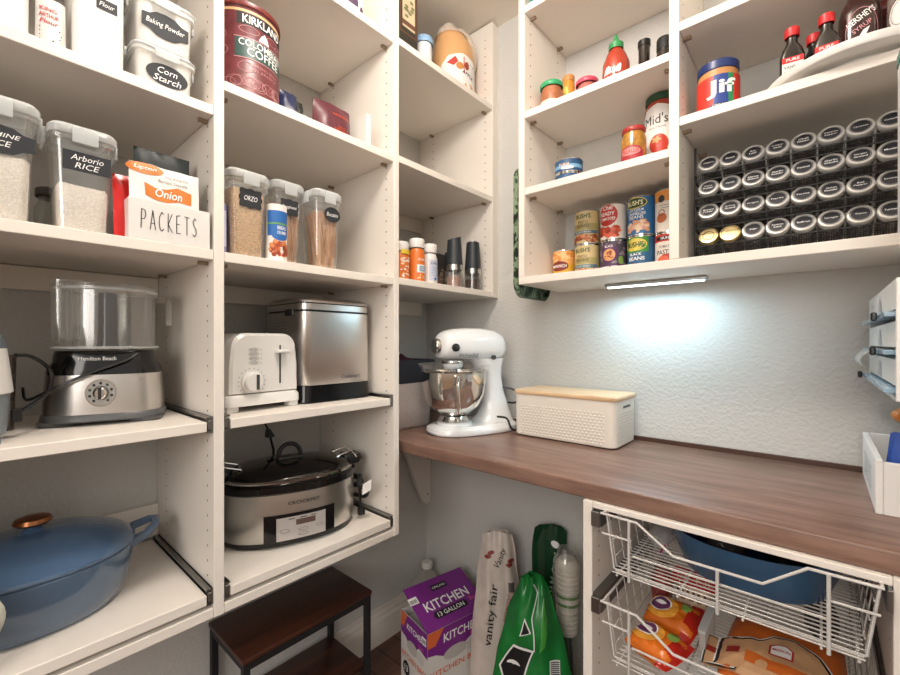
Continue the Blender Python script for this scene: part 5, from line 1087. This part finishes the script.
# spice rack: wire frame then 32 jars
RX0, RX1 = -.236, .140
ZR = (1.4795, 1.5405, 1.5985, 1.6575); YL = 1.200; TH = math.radians(25)
t = thing('spice_rack', 'black wire rack with four stepped rows of spice jars', 'rack', (0, 0, 0), 0)
for s, x in ((0, RX0), (1, RX1)):
    b = MB(); b.tube([(x, YL-.002, 1.4168), (x, YL-.002, 1.70)], .0026, BWIRE).tube([(x, 1.345, 1.4168), (x, 1.345, 1.70)], .0026, BWIRE).tube([(x, YL-.002, 1.4175), (x, 1.345, 1.4175)], .0024, BWIRE)
    for z in ZR: b.tube([(x, YL+.002, z-.036), (x, 1.345, z-.078 if z > 1.5 else z-.060)], .002, BWIRE, 6)
    b.build('side_frame', t)
for i, z in enumerate(ZR):
    b = MB(); zt, zb = z-.0265, (z-.044 if i else 1.4195); y0 = YL-.0075
    for zz, q in ((zt, .0017), (zb, .0013)): b.tube([(RX0, y0, zz), (RX1, y0, zz)], q, BWIRE, 6)
    for k in range(3): zz = zb+(zt-zb)*(k+1)/4; b.tube([(RX0, y0, zz), (RX1, y0, zz)], .0006, BWIRE, 4)
    n = 94
    for k in range(n+1):
        x = RX0+(RX1-RX0)*k/n; b.tube([(x, y0, zb), (x, y0, zt)], .0006 if k % 11 else .0014, BWIRE, 4)
    yb, zq = 1.262, z-.0583; zb = z-.0262
    for k in range(18): x = RX0+(RX1-RX0)*k/17; b.tube([(x, y0, zb), (x, yb, zq)], .0008, BWIRE, 4)
    for q in (.3, .6, .95): b.tube([(RX0, y0+(yb-y0)*q, zb+(zq-zb)*q), (RX1, y0+(yb-y0)*q, zb+(zq-zb)*q)], .0009, BWIRE, 4)
    o = b.build('wire_shelf', t)
NAMES = [['Allspice', 'Basil', 'Bay|Leaf', 'Celery|Seed', 'Chili|Powder', 'Cayenne|Pepper', 'Cinnamon', 'Coriander'],
         ['Curry|Powder', 'Cumin', 'Cloves|Ground', 'Garlic|Powder', 'Fennel', 'Garlic|Granules', 'Ginger|Ground', 'Mustard'],
         ['Mustard|Powder', 'Nutmeg|Ground', 'Oregano', 'Paprika', 'Parsley', 'Onion|Powder', 'Red|Pepper', 'Rosemary'],
         [None, '', 'Sage', 'Sesame|Seed', 'Saffron', 'Tarragon', 'Thyme', 'Turmeric']]
ROWN = ['top row', 'second row from the top', 'third row from the top', 'bottom row']
ORD = ['at the left end', 'second from the left', 'third from the left', 'fourth from the left', 'fifth from the left', 'sixth from the left', 'seventh from the left', 'at the right end']
ALU = mat('jar_lid_silver', '#cfcecb', .36, .45); GOLD = mat('jar_lid_gold', '#cdb987', .3, .9); LBL = mat('lid_label_black', '#20222a', .5); JGL = clear('jar_glass', '#d8dad8', '#ffffff', .10, .5, .05)
FILLS = [mat('spice_fill_%d' % k, c, .8, bump=.6, bscale=300, vary=.3, vscale=200) for k, c in enumerate(['#5a4432', '#4a4a30', '#6a3422', '#3f3a2a', '#5c3a2e', '#6e5a3a'])]
# local jar axis: +z is the lid end; the parts are tilted so that the lid faces forward and up
RM = Matrix.Rotation(PI/2-TH, 4, 'X')
rj_ = random.Random(11)
for r in range(4):
    for k in range(8):
        nm = NAMES[r][k]; gold = r == 3 and k < 2
        lab = ('spice jar lettered %s, %s, %s' % (nm.replace('|', ' '), ROWN[3-(3-r)], ORD[k])) if nm else ('gold-lidded spice jar with a ring on its lid, bottom row at the left end' if nm is None else 'plain gold-lidded spice jar, bottom row, second from the left')
        z = ZR[3-r]; x = -.2085+.0448*k
        t = thing('spice_jar', lab, 'jar', (x, YL, z), rj_.uniform(-.006, .006), 'spice jars in the wire rack')
        rad = .0209
        fm = FILLS[(r*3+k*5) % 6]
        MB(RM).lathe([(0, -.083), (rad*.92, -.083), (rad, -.079), (rad, -.018), (rad*.9, -.0135)], JGL, n=22).build('glass_body', t)
        MB(RM).lathe([(0, -.081), (rad-.0018, -.081), (rad-.0018, -.030), (0, -.030)], fm, n=14).build('contents', t)
        lm = GOLD if gold else ALU
        m = MB(RM).lathe([(rad+.0008, -.0125), (rad+.0012, -.011), (rad+.0012, -.002), (rad-.0003, 0), (rad-.003, .0003), (rad-.0042, -.0008), (0, -.0006)], lm, n=30); m.build('lid', t)
        f = lambda u, v, h: RM @ Vector((u, v, h-.0004))
        m = MB()
        if nm is None: ring(m, f, 0, 0, .013, .013, .002, mat('lid_ring_brown', '#6b5a3c', .5), .0005)
        elif nm:
            ell(m, f, 0, 0, .0164, .0164, LBL, .0003); ring(m, f, 0, 0, .0153, .0153, .0005, ALU, .0006)
            ls = nm.split('|')
            for i, s in enumerate(ls): text(m, f, s, 0, (len(ls)/2-.5-i)*.0062, min(.022, .0034*len(s)), .0042, CHALK, .0008, .008)
        if nm != '': m.build('lid_label', t)

# ================================================================ contents of the wire baskets
def bfloor(z): return z-.118+.0046
Z1, Z2 = bfloor(.866), bfloor(.685)
t = thing('roasting_pan', 'dark blue enamel roasting pan in the upper wire basket', 'pan', (-.108, 1.075, Z1), 0)
BE = mat('pan_blue', '#2f5577', .25, coat=.4, vary=.12, vscale=14)
def ov(a, b, z): return sup(a*1.06, b, 2.3, z, 0, 0, 56)
MB().loft([ov(.105, .125, 0), ov(.115, .135, .004), ov(.132, .152, .05), ov(.140, .160, .084), ov(.143, .163, .085), ov(.137, .157, .083), ov(.128, .148, .05), ov(.110, .130, .008)], BE, True, True).build('pan_body', t)
def film(name, label, cat, x, y, z, w, d, h, m_, rot, seed, group=None):
    t = thing(name, label, cat, (x, y, z), rot, group)
    def S(a, b):
        th = 2*PI*a; q = math.sin(PI*(.03+.94*b))**.45; k = 1+.22*noise.noise(Vector((math.cos(th)*1.6+seed, math.sin(th)*1.6, b*3)))+.10*noise.noise(Vector((math.cos(th)*5+seed, math.sin(th)*5, b*9)))
        return Vector((w/2*q*k*math.cos(th), d/2*q*k*math.sin(th), h*b))
    MB().grid(S, 44, 26, m_).build('bag_body', t); return t
film('plastic_bag', 'crumpled dark plastic bag of utensils lying in the blue pan', 'bag', -.155, 1.075, Z1+.010, .078, .19, .098, SMOKE, .1, 1)
film('dark_bag', 'dark folded bag in the back of the blue pan', 'bag', -.044, 1.080, Z1+.0095, .088, .17, .092, mat('charcoal_film', '#1d1c1c', .35, bump=.4, bscale=40), .4, 6)
film('paper_bag', 'brown paper bundle at the back of the upper basket', 'bag', -.205, 1.285, Z1+.001, .090, .08, .112, mat('kraft_paper', '#8a6a4e', .8, bump=.4, bscale=40), .2, 3)
film('zip_bag', 'clear zip bag with a pink seam at the left of the upper wire basket', 'bag', -.278, 1.10, Z1+.001, .060, .20, .045, WRAP, .05, 9)
o = MB().tube([(-.262, .99, Z1+.010), (-.255, 1.05, Z1+.030), (-.250, 1.12, Z1+.052), (-.248, 1.2, Z1+.055)], .002, mat('pink_zip', '#a3376a', .4), 6).build('zip_seam'); bpy.context.view_layer.update()
p = [q for q in bpy.data.objects if q.name.startswith('zip_bag')][0]; o.parent = p; o.matrix_parent_inverse = p.matrix_world.inverted()
OS = mat('snack_bag_orange', '#d9701f', .25, bump=.35, bscale=24, vary=.18, vscale=12); RS = mat('snack_bag_red', '#b3261b', .25, bump=.35, bscale=24, vary=.2, vscale=14)
def pillow(name, label, x, y, z, w, l, h, m_, rot, tilt, seed, art=None, group=None, cat='bag'):
    t = thing(name, label, cat, (x, y, z+math.sin(abs(tilt))*l/2+.004), rot, group); t.rotation_euler.x = tilt
    def S(u, v, s): 
        e = max(0, 1-abs(u)**4)*max(0, 1-abs(v)**4); return Vector((u*w/2*(1-.05*v*v), v*l/2*(1-.05*u*u), h/2+s*(h/2*e**.6+.0008)+.004*noise.noise(Vector((u*3+seed, v*3, s)))*e))
    b = MB()
    for s in (-1, 1): b.grid(lambda a, c: S(a*2-1, c*2-1, s), 26, 26, m_)
    b.build('pouch', t)
    if art:
        f = lambda u, v, hh: S(u/(w/2), v/(l/2), 1)+Vector((0, 0, hh+.0008)); m = MB(); art(m, f); m.build('print', t)
    return t
YE = mat('print_yellow', '#e9a23a', .35); PU = mat('print_purple', '#6a3560', .4)
def gold(m, f):
    ell(m, f, -.02, .0, .034, .030, YE, .0006); ell(m, f, -.024, .004, .023, .020, CHALK, .001); ell(m, f, -.024, .004, .020, .017, PU, .0014); ell(m, f, -.024, .006, .012, .005, CHALK, .0018)
    rect(m, f, .03, .055, -.05, .05, RS, .0008, 6); ell(m, f, .025, .02, .010, .014, C('can_leaf', '#7fa04a'), .0014)
pillow('snack_bag', 'orange snack bag with a purple round logo, nearest in the lower basket', -.250, .926, Z2+.002, .098, .084, .042, OS, -.35, .12, 2, gold, 'orange snack bags in the lower basket')
pillow('snack_bag', 'orange and red snack bag leaning behind the nearest orange bag', -.244, 1.026, Z2+.009, .104, .080, .040, OS, -.12, .32, 5, gold, 'orange snack bags in the lower basket')
film('wrapped_candy', 'crumpled clear and red wrapped sweets behind the orange snack bags', 'bag', -.292, 1.120, Z2+.001, .048, .10, .108, mat('red_clear_wrap', '#9a4440', .2, bump=.8, bscale=50, vary=.6, vscale=38), .1, 12)
def mama(m, f):
    rect(m, f, -.05, .05, .018, .06, RS, .0008, 8); text(m, f, "That's How", 0, .036, .08, .018, mat('print_pink', '#e8a890', .4), .0014, .0, .2); text(m, f, 'MAMA', 0, -.002, .066, .022, C('can_brown3', '#5c2a22'), .0014, .02); text(m, f, 'LIKES IT', 0, -.026, .05, .012, C('can_red', '#b8322a'), .0014, .01)
pillow('noodle_packet', 'cream and red packet lettered MAMA behind the orange snack bags', -.222, 1.112, Z2+.003, .070, .115, .024, mat('packet_cream', '#d6b89a', .35, vary=.1, vscale=20), -.0, .9, 15, mama, cat='packet')
OR2 = mat('bread_bag_orange', '#cf6a2a', .3, bump=.3, bscale=20)
def bread(m, f):
    TAN = mat('bread_tan', '#cda077', .5, vary=.12, vscale=30)
    pts = [(-.12, -.082), (.105, -.082), (.085, -.02), (.055, .025), (.02, .045), (-.015, .040), (-.035, .010), (-.06, .004), (-.065, -.004), (-.12, .012)]
    poly(m, f, pts, CHALK, .0008, 6); poly(m, f, [(a*.985, b-.003) for a, b in pts], INK, .0014, 6); poly(m, f, [(a*.95-.001, b-.008) for a, b in pts], TAN, .0022, 6)
    rect(m, f, -.115, -.06, -.045, -.028, mat('label_red_dark', '#9c2a20', .4), .003, 6)
    poly(m, f, [(-.018, -.02), (.018, -.02), (.018, .006), (.008, .014), (-.008, .014), (-.018, .006)], C('can_red', '#b8322a'), .003); poly(m, f, [(-.015, -.017), (.015, -.017), (.015, .004), (.007, .011), (-.007, .011), (-.015, .004)], CHALK, .0036); text(m, f, 'MISSION', 0, -.003, .026, .007, C('can_red', '#b8322a'), .0042, .012)
    rect(m, f, -.05, .04, -.062, -.035, OR2, .003, 8)
pillow('tortilla_bag', 'large orange bag with a tan window in the lower wire basket', -.055, .998, Z2, .180, .215, .058, OR2, -.03, .10, 22, bread)
t = thing('plastic_tub', 'clear plastic tub between the snack bags and the large orange bag', 'tub', (-.1765, 1.01, Z2+.0005), 0)
MB().loft([rr(.010, .10, .004, 0), rr(.012, .12, .005, .075)], WRAP, True, False).loft([rr(.014, .124, .006, .0752), rr(.014, .124, .006, .080)], MILKY).build('body', t)
film('clear_bag', 'crumpled clear bag at the back of the lower wire basket', 'bag', .0, 1.24, Z2+.001, .055, .13, .085, SMOKE, .1, 31)
